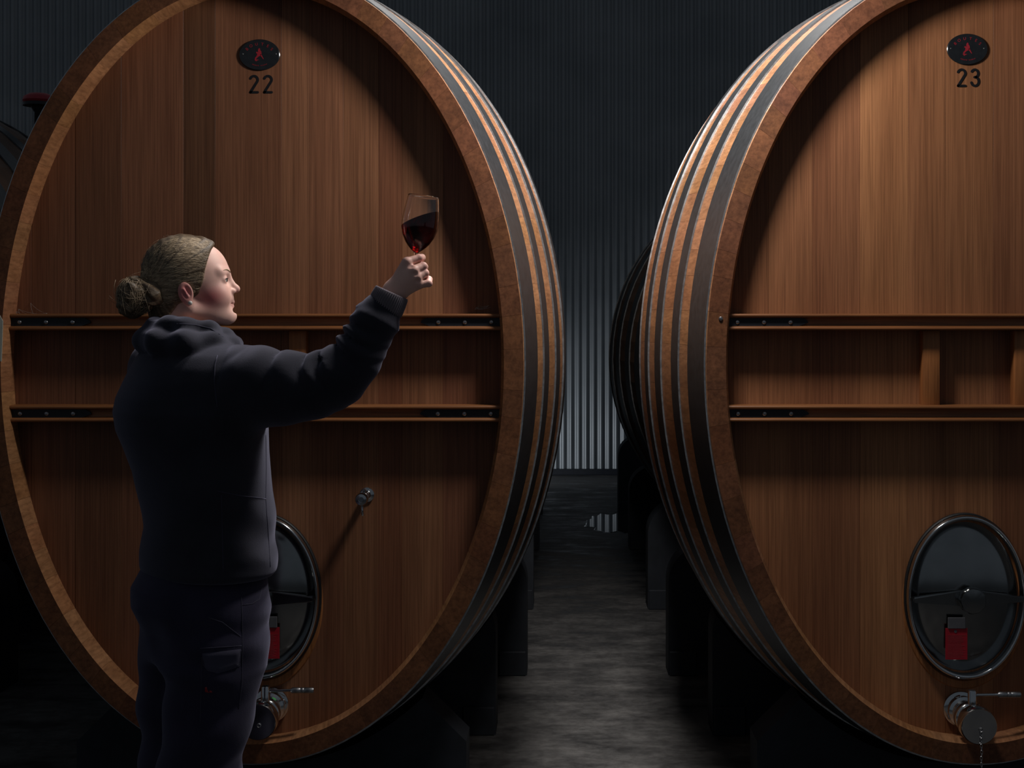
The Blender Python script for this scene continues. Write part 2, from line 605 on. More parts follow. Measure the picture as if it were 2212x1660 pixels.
def manhole(root, px, py, cx):
    X, Z = hx(px) - cx, hz(py) - ZC
    y = RECESS
    d = obj('manhole_door', lathe([(0, -.030), (.04, -.0275), (.08, -.021), (.12, -.010), (.152, .004), (.157, .010), (.157, .020), (0, .020)], 64,
            Matrix.Translation((X, y - .008, Z)) @ Matrix.Rotation(-math.pi / 2, 4, 'X') , (1, 1.40)), M['steel_door'], root, auto=40)
    d['label'] = 'oval polished steel manhole door'
    obj('wooden_surround', ellipse_ring(X, Z - .020, y - .0035, y + .004, .178, .250, .160, .224), M['post'], d, color=(1, 1, 1), auto=40)
    obj('gasket', ellipse_ring(X, Z, y - .014, y + .002, .175, .240, .168, .233), M['rubber'], d, auto=40)
    obj('steel_collar', ellipse_ring(X, Z, y - .040, y + .004, .170, .235, .1595, .2225, bev=.004), M['steel'], d, auto=50)
    # crossbar: deep in the middle, thin at the ends
    pr = [(-.160, -.010), (-.160, .004), (-.03, .022), (.03, .022), (.160, .006), (.160, -.008), (.03, -.019), (-.03, -.019)]
    bm = bmesh.new()
    v, f = prism([(X + a, Z + b) for a, b in pr], y - .062, y - .040)
    bv = [bm.verts.new(p) for p in v]
    for q in f: bm.faces.new([bv[i] for i in q])
    bmesh.ops.bevel(bm, geom=bm.edges[:], offset=.0035, segments=2, affect='EDGES')
    obj('crossbar', bm_geo(bm), M['steel_door'], d, auto=45)
    # scalloped hand knob
    V, F = [], []
    n = 72
    prof = [(.0, .0), (.022, .0), (.034, .004), (.0375, .012), (.0375, .028), (.034, .036), (.012, .038), (0, .038)]
    for r, z in prof:
        for k in range(n):
            a = 2 * math.pi * k / n
            rr = r * (1 + (.045 * (abs(math.sin(a * 4.5)) - .6) if r > .03 else 0))
            V.append((rr * math.cos(a), rr * math.sin(a), z))
    for i in range(len(prof) - 1):
        for k in range(n):
            a, b = i * n + k, i * n + (k + 1) % n
            F.append((a, b, b + n, a + n))
    obj('hand_knob', xform((V, F), front((X + .002, y - .060, Z))), M['steel_door'], d, auto=40)
    return d

def hang_tag(px, py, depth, label):
    """red card hung below the hand knob, held by a grey clip"""
    c = at(px, py, depth)
    r = empty('hanging_tag', c, label, 'tag', 'red tags on the manhole doors')
    obj('card', box((0, 0, -.018), (.063, .0012, .090), .0005, 1), M['redtag'], r)
    obj('clip', box((0, -.0015, .042), (.050, .006, .032), .0015), M['greyclip'], r)
    gs = []
    r3 = random.Random(3)
    for i in range(17):
        wd = r3.uniform(.038, .050)
        gs.append(box(((wd - .050) / 2, -.0009, .003 - i * .0037), (wd, .0005, .0008)))
    gs.append(box((0, -.0009, .0065), (.052, .0005, .0006)))
    obj('print', merge(*gs), M['tagprint'], r)
    obj('eyelet', lathe([(.0018, 0), (.0042, 0), (.0042, .0012), (.0018, .0012)], 14, front((-.003, -.0006, .018))), M['greyclip'], r)
    return r

def outlet_valve(root, px, py, cx, sticker=False):
    X, Z = hx(px) - cx, hz(py) - ZC
    y = RECESS
    Mx = front((X, y, Z))
    v = obj('outlet_valve', lathe([(0, 0), (.050, 0), (.050, .010), (.046, .013), (.036, .015), (.036, .028), (.044, .030), (.044, .046), (.040, .049),
        (.036, .052), (.036, .086), (.041, .088), (.044, .092), (.044, .112), (.041, .116), (.038, .118), (.038, .150), (.0, .150)], 40, Mx), M['steel'], root, auto=40)
    v['label'] = 'polished steel outlet valve low on the head'
    obj('end_cap', lathe([(0, .150), (.040, .150), (.049, .153), (.0505, .158), (.0505, .196), (.048, .200), (0, .201)], 40, Mx), M['steel'], v, auto=40)
    for a in (20, 110, 200, 290):
        ca, sa = math.cos(math.radians(a)), math.sin(math.radians(a))
        T = Mx @ Matrix.Translation((ca * .045, sa * .045, .038)) @ Matrix.Rotation(math.radians(a), 4, 'Z')
        obj('nut_lug', xform(box((0, 0, 0), (.007, .014, .014), .002), T), M['steel'], v, auto=40)
    # spindle and lever: the lever points to the right
    sp = (X + .004, y - .112, Z)
    obj('spindle', merge(lathe([(0, .03), (.0125, .03), (.0125, .076), (.0105, .079), (.0, .079)], 20, Matrix.Translation(sp))), M['steel'], v, auto=40)
    lz = sp[2] + .066
    lv = obj('lever', tube([(sp[0], sp[1], lz), (sp[0] + .02, sp[1], lz), (sp[0] + .075, sp[1], lz + .001)], [.0045, .0042, .0042], 12), M['steel'], v, auto=40)
    gx = sp[0] + .072
    obj('lever_grip', xform(lathe([(0, 0), (.006, 0), (.0085, .004), (.0085, .026), (.0078, .027), (.0085, .028), (.0085, .036), (.0078, .037), (.0085, .038), (.0085, .062), (.0075, .064), (0, .064)], 20),
        Matrix.Translation((gx, sp[1], lz + .001)) @ Matrix.Rotation(math.pi / 2, 4, 'Y')), M['hoop'] if False else M['screw'], v, auto=40)
    # chain hanging from the cap
    pz, py_ = Z - .008, y - .204
    obj('chain_eye', tube([(X + .004 + .005 * math.cos(a), py_, pz + .005 * math.sin(a)) for a in np.linspace(0, 2 * math.pi, 13)], .0012, 6), M['screw'], v)
    for i in range(0 if sticker else 18):
        zc = pz - .010 - i * .0085
        pts_ = []
        for a in np.linspace(0, 2 * math.pi, 13):
            u, q = .0028 * math.cos(a), .0058 * math.sin(a)
            pts_.append((u, 0, q) if i % 2 == 0 else (0, u, q))
        obj('chain_link', move(tube(pts_, .0010, 5), (X + .004 + .0006 * math.sin(i * 1.3), py_ - .001, zc)), M['screw'], v)
    if sticker:
        T = Mx @ Matrix.Rotation(math.radians(58), 4, 'Z') @ Matrix.Translation((.0365, 0, .066)) @ Matrix.Rotation(math.pi / 2, 4, 'Y')
        s = obj('sticker', xform(lathe([(0, 0), (.009, 0), (.009, .001), (0, .001)], 20, None, (1, .8)), T), M['green'], v)
        s['label'] = 'small green sticker'
    return v

def sample_tap(root, px, py, cx):
    X, Z = hx(px) - cx, hz(py) - ZC
    Mx = front((X, RECESS, Z))
    v = obj('sample_tap', lathe([(0, 0), (.021, 0), (.021, .006), (.012, .009), (.010, .012), (.010, .050), (.013, .052), (.013, .075), (.010, .078), (.010, .100),
        (.0165, .103), (.0175, .107), (.0175, .128), (.0155, .132), (.008, .133), (.007, .130), (0, .130)], 28, Mx), M['steel'], root, auto=40)
    v['label'] = 'small polished steel sampling tap'
    obj('lever', tube([(X, RECESS - .112, Z - .014), (X + .001, RECESS - .114, Z - .03), (X + .003, RECESS - .116, Z - .047)], [.0042, .0034, .004], 10), M['steel'], v, smooth=True)
    obj('top_screw', lathe([(0, .01), (.005, .01), (.005, .022), (0, .022)], 12, Matrix.Translation((X, RECESS - .064, Z))), M['steel'], v, auto=40)
    return v

def beam(root, py, cx, xl, xr, plates):
    """grooved oak bar across the head with two rounded lips; plates: True for left/right end plates"""
    z = CAMH - (py - CY) / (FPX / (FACE + .040)) - ZC
    y0, y1 = 0.032, RECESS + .002
    h = 0.0235
    prof = [(y1, -h)]
    def lip(zc):
        return [(y0 + .0055 - .0055 * math.cos(a), zc + .0052 * math.sin(a)) for a in np.linspace(-math.pi / 2, math.pi / 2, 6)]
    lower = lip(-h + .0052); upper = lip(h - .0052)
    groove = [(y0 + .010, -h + .0104 + .001), (y0 + .020, -h + .0135), (y0 + .022, 0), (y0 + .020, h - .0135), (y0 + .010, h - .0104 - .001)]
    prof += lower + groove + upper + [(y1, h)]
    n = len(prof)
    V = [(xl, y, z + q) for y, q in prof] + [(xr, y, z + q) for y, q in prof]
    F = [tuple(range(n)), tuple(range(2 * n - 1, n - 1, -1))]
    for i in range(n):
        j = (i + 1) % n
        F.append((i, i + n, j + n, j))
    bm = bmesh.new()
    bv = [bm.verts.new(p) for p in V]
    for q in F: bm.faces.new([bv[i] for i in q])
    bmesh.ops.recalc_face_normals(bm, faces=bm.faces)
    b = obj('cross_beam', bm_geo(bm), M['beam'], root, color=(1, 1, 1), auto=35)
    for side in (-1, 1):
        xe = xl if side < 0 else xr
        L = .245
        s = -side
        pl = [(xe - s * .012, -.0145), (xe + s * L * .86, -.0145), (xe + s * L, -.002), (xe + s * L * .99, .004), (xe + s * L * .9, .0145), (xe - s * .012, .0145)]
        e = obj('end_plate', prism([(a, z + q) for a, q in pl], y0 + .012, y0 + .0205), M['blackplate'], b)
        e['label'] = 'black steel end plate'
        obj('plate_flange', box((xe - s * .008, (y0 + y1) / 2 - .002, z), (.010, y1 - y0 - .004, .052), .002), M['blackplate'], b)
        for k in range(3):
            add_screw(b, (xe + s * (.043 + k * .0755), y0 + .012, z))
    return b

def front_cask(cx, number, label, edges, tints, plate_px, digits_px, hole_px, valve_px, seed, tap=None, sticker=False, posts=()):
    root = empty('wine_cask', (cx, FACE, ZC), label, 'cask', 'large oval oak casks facing the aisle')
    r = random.Random(seed)
    th = ring_params(AX, BZ, 58, r)
    for i in range(58):
        v = r.uniform(.86, 1.08)
        make_stave(root, th[i], th[i + 1], (v, v * r.uniform(.93, 1.03), v * r.uniform(.88, 1.05)))
    for a, b in HOOPS: make_hoop(root, a, b)
    ah, bh = AX + swell(RECESS) - TH + .002, BZ + swell(RECESS) - TH + .002
    xs = [hx(e) - cx for e in edges]
    for i in range(len(xs) - 1):
        if xs[i + 1] <= -ah or xs[i] >= ah: continue
        head_plank(root, xs[i], xs[i + 1], RECESS + r.uniform(-.0005, .0008), ah, bh, tints[i % len(tints)])
    # closed head at the far end
    obj('rear_head', prism([(ah * math.cos(t), bh * math.sin(t)) for t in np.linspace(0, 2 * math.pi, 65)[:-1]], 2 * HALF - RECESS - .03, 2 * HALF - RECESS), M['post'], root, color=(1, 1, 1))
    nameplate(root, *plate_px, cx)
    for ch, px in zip(number, digits_px[:2]):
        obj('painted_digit', strokes(digit(ch, hx(px) - cx, hz(digits_px[2]) - ZC, .0215, .047), .0035, .0012, RECESS), M['ink'], root)
    for py in (696, 894):
        zb = CAMH - (py - CY) / (FPX / FACE) - ZC
        xe = (AX - .050) * math.sqrt(1 - (zb / (BZ - .05)) ** 2)
        beam(root, py, cx, -xe - .004, xe + .004, None)
    for off in posts:
        obj('post', box((off, RECESS - .021, hz(795) - ZC), (.050, .045, hz(714) - hz(876)), .004), M['post'], root, color=(1.05, 1, .95), auto=40)
    manhole(root, *hole_px, cx)
    outlet_valve(root, *valve_px, cx, sticker)
    if tap: sample_tap(root, *tap, cx)
    return root

CX22 = (545 - CX) / (FPX / FACE)
CX23 = (2112 - CX) / (FPX / FACE)
T = lambda v, g=1.0, b=1.0: (v, v * g, v * b)
T22 = lambda v, g=1.0, b=1.0: (v * .88, v * g * .88, v * b * 1.0)
e22 = [-60, 68, 163, 262, 396, 465, 608, 668, 742, 818, 868, 957, 1030, 1130]
t22 = [T22(.78, .95), T22(.80, .98), T22(.72, 1.0), T22(.82, .97), T22(.50, 1.02), T22(.80, .99), T22(1.02, 1.04, 1.05), T22(.86, .99), T22(.92, 1.03), T22(.76, .92, .9), T22(.96, 1.03), T22(.84, .95), T22(.8, 1)]
cask22 = front_cask(CX22, '22', 'left large oval oak cask numbered 22, behind the woman', e22, t22, (561, 119), (549, 579, 182), (565, 1287), (587, 1522), 7,
                    tap=(793, 1069), sticker=True, posts=((hx(476) - CX22), (hx(648) - CX22)))
e23 = [1500, 1585, 1660, 1755, 1858, 1962, 2042, 2146, 2230, 2320, 2400, 2480, 2560, 2700]
t23 = [T(.9, .98), T(.92, .98), T(.90, .98), T(.84, .96), T(1.18, 1.03, 1.0), T(1.0, 1.0), T(.98, 1.0), T(.82, .95), T(.9, 1), T(.95, 1), T(.85, 1), T(.9, 1), T(.9, 1)]
cask23 = front_cask(CX23, '23', 'right large oval oak cask numbered 23, cut by the picture edge', e23, t23, (2089, 107), (2077, 2106, 168), (2082, 1287), (2074, 1531), 11,
                    posts=((hx(2004) - CX23), (hx(2200) - CX23)))
rs = obj('rim_screw', merge(SCREW, ), M['screw'], cask23, loc=((1557 - CX) / (FPX / FACE) - CX23, -.0005, CAMH - (689 - CY) / (FPX / FACE) - ZC), auto=35)
pc = obj('pale_card', prism([(0, -.064), (.017, -.064), (.021, .050), (.012, .066), (0, .066)], -.003, .0005), M['paper'], cask22,
         loc=((-9 - CX) / (FPX / FACE) - CX22, -.0008, CAMH - (732 - CY) / (FPX / FACE) - ZC))
pc['label'] = 'pale card stuck on the rim'
hang_tag(2066, 1378, FACE + RECESS - .050, 'red tag under the hand knob on the manhole of cask 23')
hang_tag(580, 1376, FACE + RECESS - .050, 'red tag on the manhole of cask 22, half hidden by the trousers')

def back_cask(cx, y0, a, b, zc, half, bulge, label):
    """cask standing in the dark behind: body of staves, hoops and head"""
    root = empty('wine_cask', (cx, y0, zc), label, 'cask', 'casks standing in the dark behind')
    n = 112
    ds = np.linspace(0, 2 * half, 11)
    V, F = [], []
    for d in ds:
        s = swell(d, half, bulge)
        for k in range(n):
            t = 2 * math.pi * k / n
            g = -.003 if k % 2 else 0
            V.append(((a + s + g) * math.cos(t), d, (b + s + g) * math.sin(t)))
    for i in range(len(ds) - 1):
        for k in range(n):
            p, q = i * n + k, i * n + (k + 1) % n
            F.append((p, q, q + n, p + n))
    V2, F2 = [], []
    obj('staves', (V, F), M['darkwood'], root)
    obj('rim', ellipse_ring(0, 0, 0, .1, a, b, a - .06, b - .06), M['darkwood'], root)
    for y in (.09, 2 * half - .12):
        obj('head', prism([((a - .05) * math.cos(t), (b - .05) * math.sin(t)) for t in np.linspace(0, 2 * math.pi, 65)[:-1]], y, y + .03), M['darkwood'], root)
    for f0, f1 in ((.006, .09), (.15, .20), (.28, .33), (.40, .44), (.56, .60), (.67, .72), (.80, .85), (.91, .994)):
        make_hoop(root, f0 * 2 * half, f1 * 2 * half, a, b, half, bulge, 96, 'dull_edge')
    return root

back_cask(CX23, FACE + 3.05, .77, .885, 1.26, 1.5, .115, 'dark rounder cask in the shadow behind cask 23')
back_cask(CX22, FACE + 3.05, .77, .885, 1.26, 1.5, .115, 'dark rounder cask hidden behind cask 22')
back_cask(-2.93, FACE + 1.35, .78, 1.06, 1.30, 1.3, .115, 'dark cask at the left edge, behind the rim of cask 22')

# ------------------------------------------------------------------ cradles under the casks
def cradle(x, y, half_w, side_h, a, b, zc, depth, label, chamfer=False):
    """block across the floor, hollowed to the cask's belly, outer corners rounded or sloped"""
    def low(u): return zc - b * math.sqrt(max(0, 1 - (u / a) ** 2)) - .017
    N = 24
    # outer right side, from the floor up, then to the hollow
    right = [(half_w, 0), (half_w, side_h)]
    if chamfer:
        u = half_w
        while u > .2 and low(u) > side_h + (half_w - u): u -= .004
        right.append((u, low(u)))
    else:
        R = .16
        best = half_w - R
        for i in range(1, 13):
            t = math.pi / 2 * i / 12
            p = (half_w - R + R * math.cos(t), side_h + R * math.sin(t))
            if p[1] > low(p[0]):
                break
            right.append(p)
        u = right[-1][0]
        right.append((u - .01, low(u - .01)))
        u -= .01
    hollow = [(uu, low(uu)) for uu in np.linspace(u, -u, N)][1:-1]
    hollow = [(p, max(q, .03)) for p, q in hollow]
    poly = right + hollow + [(-p, q) for p, q in reversed(right)]
    root = empty('cask_cradle', (x, y, 0), label, 'cradle', 'dark cradles under the casks')
    body = obj('block', prism(poly, -depth / 2, depth / 2), M['cradle'], root)
    # a plinth board along the foot
    for s in (-1, 1):
        obj('foot_board', box((s * (half_w - .06), -depth / 2 - .006, .05), (.11, .014, .10), .004), M['cradle'], root)
    return root

def sw(d): return swell(d)
for cx, nm in ((CX22, 'left cask'), (CX23, 'right cask')):
    for d, hw, sh, ch, word in ((.36, .585, .19, True, 'front sloped cradle'), (1.13, .64, .36, False, 'middle cradle'), (2.03, .73, .38, False, 'rear round-shouldered cradle')):
        cradle(cx, FACE + d, hw, sh, AX + sw(d) + .005, BZ + sw(d) + .005, ZC, .16, 'dark %s under the %s' % (word, nm), ch)
    for d, word in ((3.5, 'front cradle'), (5.55, 'rear cradle')):
        s = swell(d - 3.05, 1.5, .115)
        cradle(cx, FACE + d, .73, .38, .77 + s + .005, .885 + s + .005, 1.26, .2, 'dark %s of the round cask behind the %s' % (word, nm))
    cradle(cx, FACE + 7.4, .73, .44, .9, 1.0, 1.33, .22, 'farthest dark cradle, standing near the corrugated wall behind the %s' % nm)
for d, word in ((1.75, 'front'), (3.5, 'rear')):
    s = swell(d - 1.35, 1.3, .115)
    cradle(-2.93, FACE + d, .73, .36, .78 + s + .005, 1.06 + s + .005, 1.30, .2, 'dark %s cradle of the cask at the left edge' % word)

# puddle in the aisle that mirrors the wall
def puddle():
    m, nt, b = new_mat('water_film', 0.03, 0, 0.5)
    b.inputs['Base Color'].default_value = (0.02, 0.02, 0.02, 1)
    n = noise(nt, coords(nt, (1, 1, 1)), 9, 3)
    bump(nt, b, n, 0.03, 0.002)
    r4 = random.Random(8)
    P = [(.235 * math.cos(t) * r4.uniform(.75, 1.1), .55 * math.sin(t) * r4.uniform(.75, 1.1)) for t in np.linspace(0, 2 * math.pi, 29)[:-1]]
    V = [(x, y, .002) for x, y in P] + [(x * 1.03, y * 1.03, 0) for x, y in P]
    n_ = len(P)
    F = [tuple(range(n_))] + [(i, i + n_, (i + 1) % n_ + n_, (i + 1) % n_) for i in range(n_)]
    o = obj('puddle', (V, F), m, loc=(.40, 11.0, .0005))
    tag(o, 'small wet puddle on the aisle floor mirroring the corrugated wall', 'puddle')
puddle()

# red-lidded vent on the shoulder of the cask at the left edge
def vent():
    c = at(84, 232, 6.95)
    s = empty('cask_vent', (c.x, c.y, 2.27), 'dark vent with a red lid on the cask at the left edge', 'vent')
    obj('neck', lathe([(0, -.02), (.030, -.02), (.030, .02), (.022, .05), (.020, .17), (.034, .19), (.034, .22), (0, .22)], 24), M['blackplate'], s, auto=40)
    obj('lid', lathe([(0, .215), (.070, .215), (.074, .225), (.068, .242), (.045, .256), (.0, .262)], 28), M['redpaint'], s, auto=40)
    obj('lid_flange', lathe([(.03, .196), (.072, .200), (.072, .214), (.03, .216)], 28), M['blackplate'], s, auto=40)
vent()

# ------------------------------------------------------------------ sculpting with distance fields
def G(lo, hi, h):
    ax = [np.arange(a, b + h, h, dtype=np.float32) for a, b in zip(lo, hi)]
    return ax

def surf_net(f, lo, hi, h):
    """mesh of f = 0 on a grid of step h (naive surface nets)"""
    ax = G(lo, hi, h)
    X, Y, Z = np.meshgrid(*ax, indexing='ij')
    D = f(X, Y, Z).astype(np.float32)
    nx, ny, nz = D.shape
    s = D < 0
    corners = [(i, j, k) for i in (0, 1) for j in (0, 1) for k in (0, 1)]
    def sub(A, c): return A[c[0]:nx - 1 + c[0], c[1]:ny - 1 + c[1], c[2]:nz - 1 + c[2]]
    cnt = sum(sub(s, c).astype(np.int8) for c in corners)
    act = (cnt > 0) & (cnt < 8)
    idx = np.full(act.shape, -1, np.int32)
    cells = np.argwhere(act)
    idx[act] = np.arange(len(cells))
    pos = np.zeros((len(cells), 3)); wsum = np.zeros(len(cells))
    ci, cj, ck = cells.T
    for a in range(8):
        for b in range(a + 1, 8):
            ca, cb = corners[a], corners[b]
            if sum(abs(p - q) for p, q in zip(ca, cb)) != 1: continue
            da = D[ci + ca[0], cj + ca[1], ck + ca[2]]
            db = D[ci + cb[0], cj + cb[1], ck + cb[2]]
            m = (da < 0) != (db < 0)
            t = np.where(m, da / np.where(m, da - db, 1), 0)
            for d in range(3):
                pos[:, d] += np.where(m, ca[d] + (cb[d] - ca[d]) * t, 0)
            wsum += m
    pos = pos / wsum[:, None] + cells
    V = np.array(lo)[None, :] + pos * h
    F = []
    for d in range(3):
        u, v = (d + 1) % 3, (d + 2) % 3
        sl0 = [slice(None)] * 3; sl1 = [slice(None)] * 3
        sl0[d] = slice(0, -1); sl1[d] = slice(1, None)
        a, b = s[tuple(sl0)], s[tuple(sl1)]
        e = np.argwhere(a != b)
        flip = a[tuple(e.T)]
        ok = (e[:, u] > 0) & (e[:, v] > 0) & (e[:, u] < idx.shape[u]) & (e[:, v] < idx.shape[v])
        e, flip = e[ok], flip[ok]
        def cell(du, dv):
            q = e.copy(); q[:, u] -= du; q[:, v] -= dv
            return idx[q[:, 0], q[:, 1], q[:, 2]]
        quad = np.stack([cell(1, 1), cell(0, 1), cell(0, 0), cell(1, 0)], 1)
        quad[~flip] = quad[~flip][:, ::-1]
        F.append(quad)
    F = np.concatenate(F)
    F = F[(F >= 0).all(1)]
    return V, F

def np_mesh(name, parts):
    V = np.concatenate([v for v, f in parts])
    F, n = [], 0
    for v, f in parts:
        F.append(f + n); n += len(v)
    F = np.concatenate(F)
    me = bpy.data.meshes.new(name)
    me.vertices.add(len(V)); me.vertices.foreach_set('co', V.astype(np.float32).ravel())
    me.loops.add(F.size); me.loops.foreach_set('vertex_index', F.astype(np.int32).ravel())
    me.polygons.add(len(F))
    me.polygons.foreach_set('loop_start', np.arange(0, F.size, 4, dtype=np.int32))
    me.update(calc_edges=True)
    me.polygons.foreach_set('use_smooth', np.ones(len(F), dtype=bool))
    me.validate()
    return me

def smin(a, b, k):
    h = np.clip(0.5 + 0.5 * (b - a) / k, 0, 1)
    return b + (a - b) * h - k * h * (1 - h)
def smax(a, b, k): return -smin(-a, -b, k)
def sph(P, c, r): return np.sqrt((P[0] - c[0]) ** 2 + (P[1] - c[1]) ** 2 + (P[2] - c[2]) ** 2) - r
def ell(P, c, r, rot=None):
    x, y, z = P[0] - c[0], P[1] - c[1], P[2] - c[2]
    if rot is not None:
        x, y, z = (rot[0][0] * x + rot[0][1] * y + rot[0][2] * z, rot[1][0] * x + rot[1][1] * y + rot[1][2] * z, rot[2][0] * x + rot[2][1] * y + rot[2][2] * z)
    k0 = np.sqrt((x / r[0]) ** 2 + (y / r[1]) ** 2 + (z / r[2]) ** 2)
    k1 = np.sqrt((x / r[0] ** 2) ** 2 + (y / r[1] ** 2) ** 2 + (z / r[2] ** 2) ** 2)
    return k0 * (k0 - 1) / np.maximum(k1, 1e-6)
def cone(P, a, b, ra, rb):
    """capsule with two radii"""
    ba = [b[i] - a[i] for i in range(3)]
    pa = [P[i] - a[i] for i in range(3)]
    L = sum(q * q for q in ba)
    t = np.clip(sum(pa[i] * ba[i] for i in range(3)) / L, 0, 1)
    return np.sqrt(sum((pa[i] - ba[i] * t) ** 2 for i in range(3))) - (ra + (rb - ra) * t)
def chain(P, pts, k=0.004):
    d = None
    for (a, ra), (b, rb) in zip(pts[:-1], pts[1:]):
        c = cone(P, a, b, ra, rb)
        d = c if d is None else smin(d, c, k)
    return d

# ------------------------------------------------------------------ the woman
WD = 3.62                                # her distance from the camera
def W(px, py, dy=0.0): return at(px, py, WD + dy)

def skin_mat():
    m, nt, b = new_mat('skin', 0.52, 0, 0.35)
    v = coords(nt, (1, 1, 1))
    n = noise(nt, v, 26, 4)
    r = ramp(nt, [(0.3, (0.70, 0.425, 0.355)), (0.7, (0.78, 0.49, 0.415))])
    nt.links.new(n, r.inputs[0])
    n2 = noise(nt, v, 420, 3)
    at_ = nt.nodes.new('ShaderNodeAttribute'); at_.attribute_name = 'blush'
    c = mix(nt, r.outputs[0], (0.50, 0.100, 0.110), at_.outputs['Fac'])
    nt.links.new(c, b.inputs['Base Color'])
    b.inputs['Subsurface Weight'].default_value = 0.15
    b.inputs['Subsurface Radius'].default_value = (0.012, 0.004, 0.002)
    b.inputs['Subsurface Scale'].default_value = 0.6
    bump(nt, b, n2, 0.12, 0.0008)
    return m

def cloth_mat(name, lo, hi, sheen=0.35):
    m, nt, b = new_mat(name, 0.92, 0, 0.12)
    v = coords(nt, (1, 1, 1))
    n1 = noise(nt, v, 9, 5)
    n2 = noise(nt, v, 480, 2)
    r = ramp(nt, [(0.3, lo), (0.7, hi)])
    nt.links.new(n1, r.inputs[0])
    nt.links.new(r.outputs[0], b.inputs['Base Color'])
    b.inputs['Sheen Weight'].default_value = sheen
    b.inputs['Sheen Roughness'].default_value = 0.5
    b.inputs['Sheen Tint'].default_value = (0.55, 0.55, 0.75, 1)
    bump(nt, b, n2, 0.3, 0.001)
    return m

def hair_mat(name, lo, hi):
    m, nt, b = new_mat(name, 0.5, 0, 0.35)
    v = coords(nt, (18, 260, 260))
    n = noise(nt, v, 1, 5)
    bump(nt, b, n, 0.5, 0.002)
    r = ramp(nt, [(0.3, lo), (0.7, hi)])
    nt.links.new(n, r.inputs[0])
    nt.links.new(r.outputs[0], b.inputs['Base Color'])
    b.inputs['Anisotropic'].default_value = 0.5
    return m

M['skin'] = skin_mat()
M['sweat'] = cloth_mat('navy_fleece', (0.018, 0.018, 0.024), (0.027, 0.027, 0.036))
M['rib'] = cloth_mat('navy_rib_knit', (0.115, 0.097, 0.108), (0.15, 0.127, 0.14), 0.4)
M['trouser'] = cloth_mat('navy_twill', (0.017, 0.0155, 0.030), (0.026, 0.0235, 0.045), 0.3)
M['stitch'] = cloth_mat('navy_seam', (0.030, 0.028, 0.045), (0.042, 0.040, 0.060), 0.3)
M['flap'] = cloth_mat('navy_flap_lit', (0.045, 0.042, 0.066), (0.06, 0.056, 0.086), 0.4)  # paler than the twill: light falling on the flap is put into its colour
M['hair'] = hair_mat('dark_blond_hair_base', (0.050, 0.033, 0.020), (0.150, 0.104, 0.064))
M['strand'] = hair_mat('dark_blond_strands', (0.19, 0.136, 0.086), (0.58, 0.445, 0.300))
M['boot'] = plain('brown_leather', (0.035, 0.022, 0.014), 0.5, 0, 0.4, 0.2, 20)
M['pearl'] = plain('pearl', (0.55, 0.53, 0.50), 0.18, 0.0, 0.6, 0.05, 20)
M['eyewhite'] = plain('eye_white', (0.62, 0.58, 0.55), 0.15, 0, 0.5, 0.05, 50)
M['iris'] = plain('iris', (0.035, 0.03, 0.028), 0.1, 0, 0.5, 0.2, 200)
M['lash'] = plain('lashes', (0.02, 0.013, 0.01), 0.6, 0, 0.2, 0.1, 50)
M['lip'] = plain('lips', (0.50, 0.185, 0.175), 0.38, 0, 0.4, 0.08, 90)

# --- head, in its own frame: x ahead, y to her right (towards the camera), z up, origin between the ears
HYAW = math.radians(14)
EAR = W(410, 637, 0.02)
hf = (math.cos(HYAW), math.sin(HYAW)); hr = (math.sin(HYAW), -math.cos(HYAW))
HPIT = math.radians(1.0)
def to_head(X, Y, Z):
    dx, dy, dz = X - HC.x, Y - HC.y, Z - HC.z
    return dx * hf[0] + dy * hf[1], dx * hr[0] + dy * hr[1], dz
def from_head(p):
    return Vector((HC.x + p[0] * hf[0] + p[1] * hr[0], HC.y + p[0] * hf[1] + p[1] * hr[1], HC.z + p[2]))
HC = Vector((EAR.x - hr[0] * .074, EAR.y - hr[1] * .074 + .0, EAR.z))

def head_core(P):
    x, y, z = P
    ay = np.abs(y)
    Q = (x, ay, z)
    d = ell(P, (-.014, 0, .058), (.096, .073, .086))                     # skull
    d = smin(d, ell(P, (.040, 0, .040), (.058, .060, .080)), .02)        # forehead and front of the face
    d = smin(d, ell(P, (.052, 0, -.010), (.050, .052, .056)), .02)       # middle of the face
    d = smin(d, ell(Q, (.060, .034, -.004), (.036, .025, .034)), .016)   # cheeks
    d = smin(d, cone(Q, (.004, .050, -.036), (.088, .014, -.054), .018, .0175), .024)   # jaw
    d = smin(d, ell(P, (.094, 0, -.052), (.0205, .022, .0185)), .014)    # chin
    d = smin(d, ell(P, (.040, 0, -.040), (.055, .040, .026)), .02)       # floor of the mouth
    return d

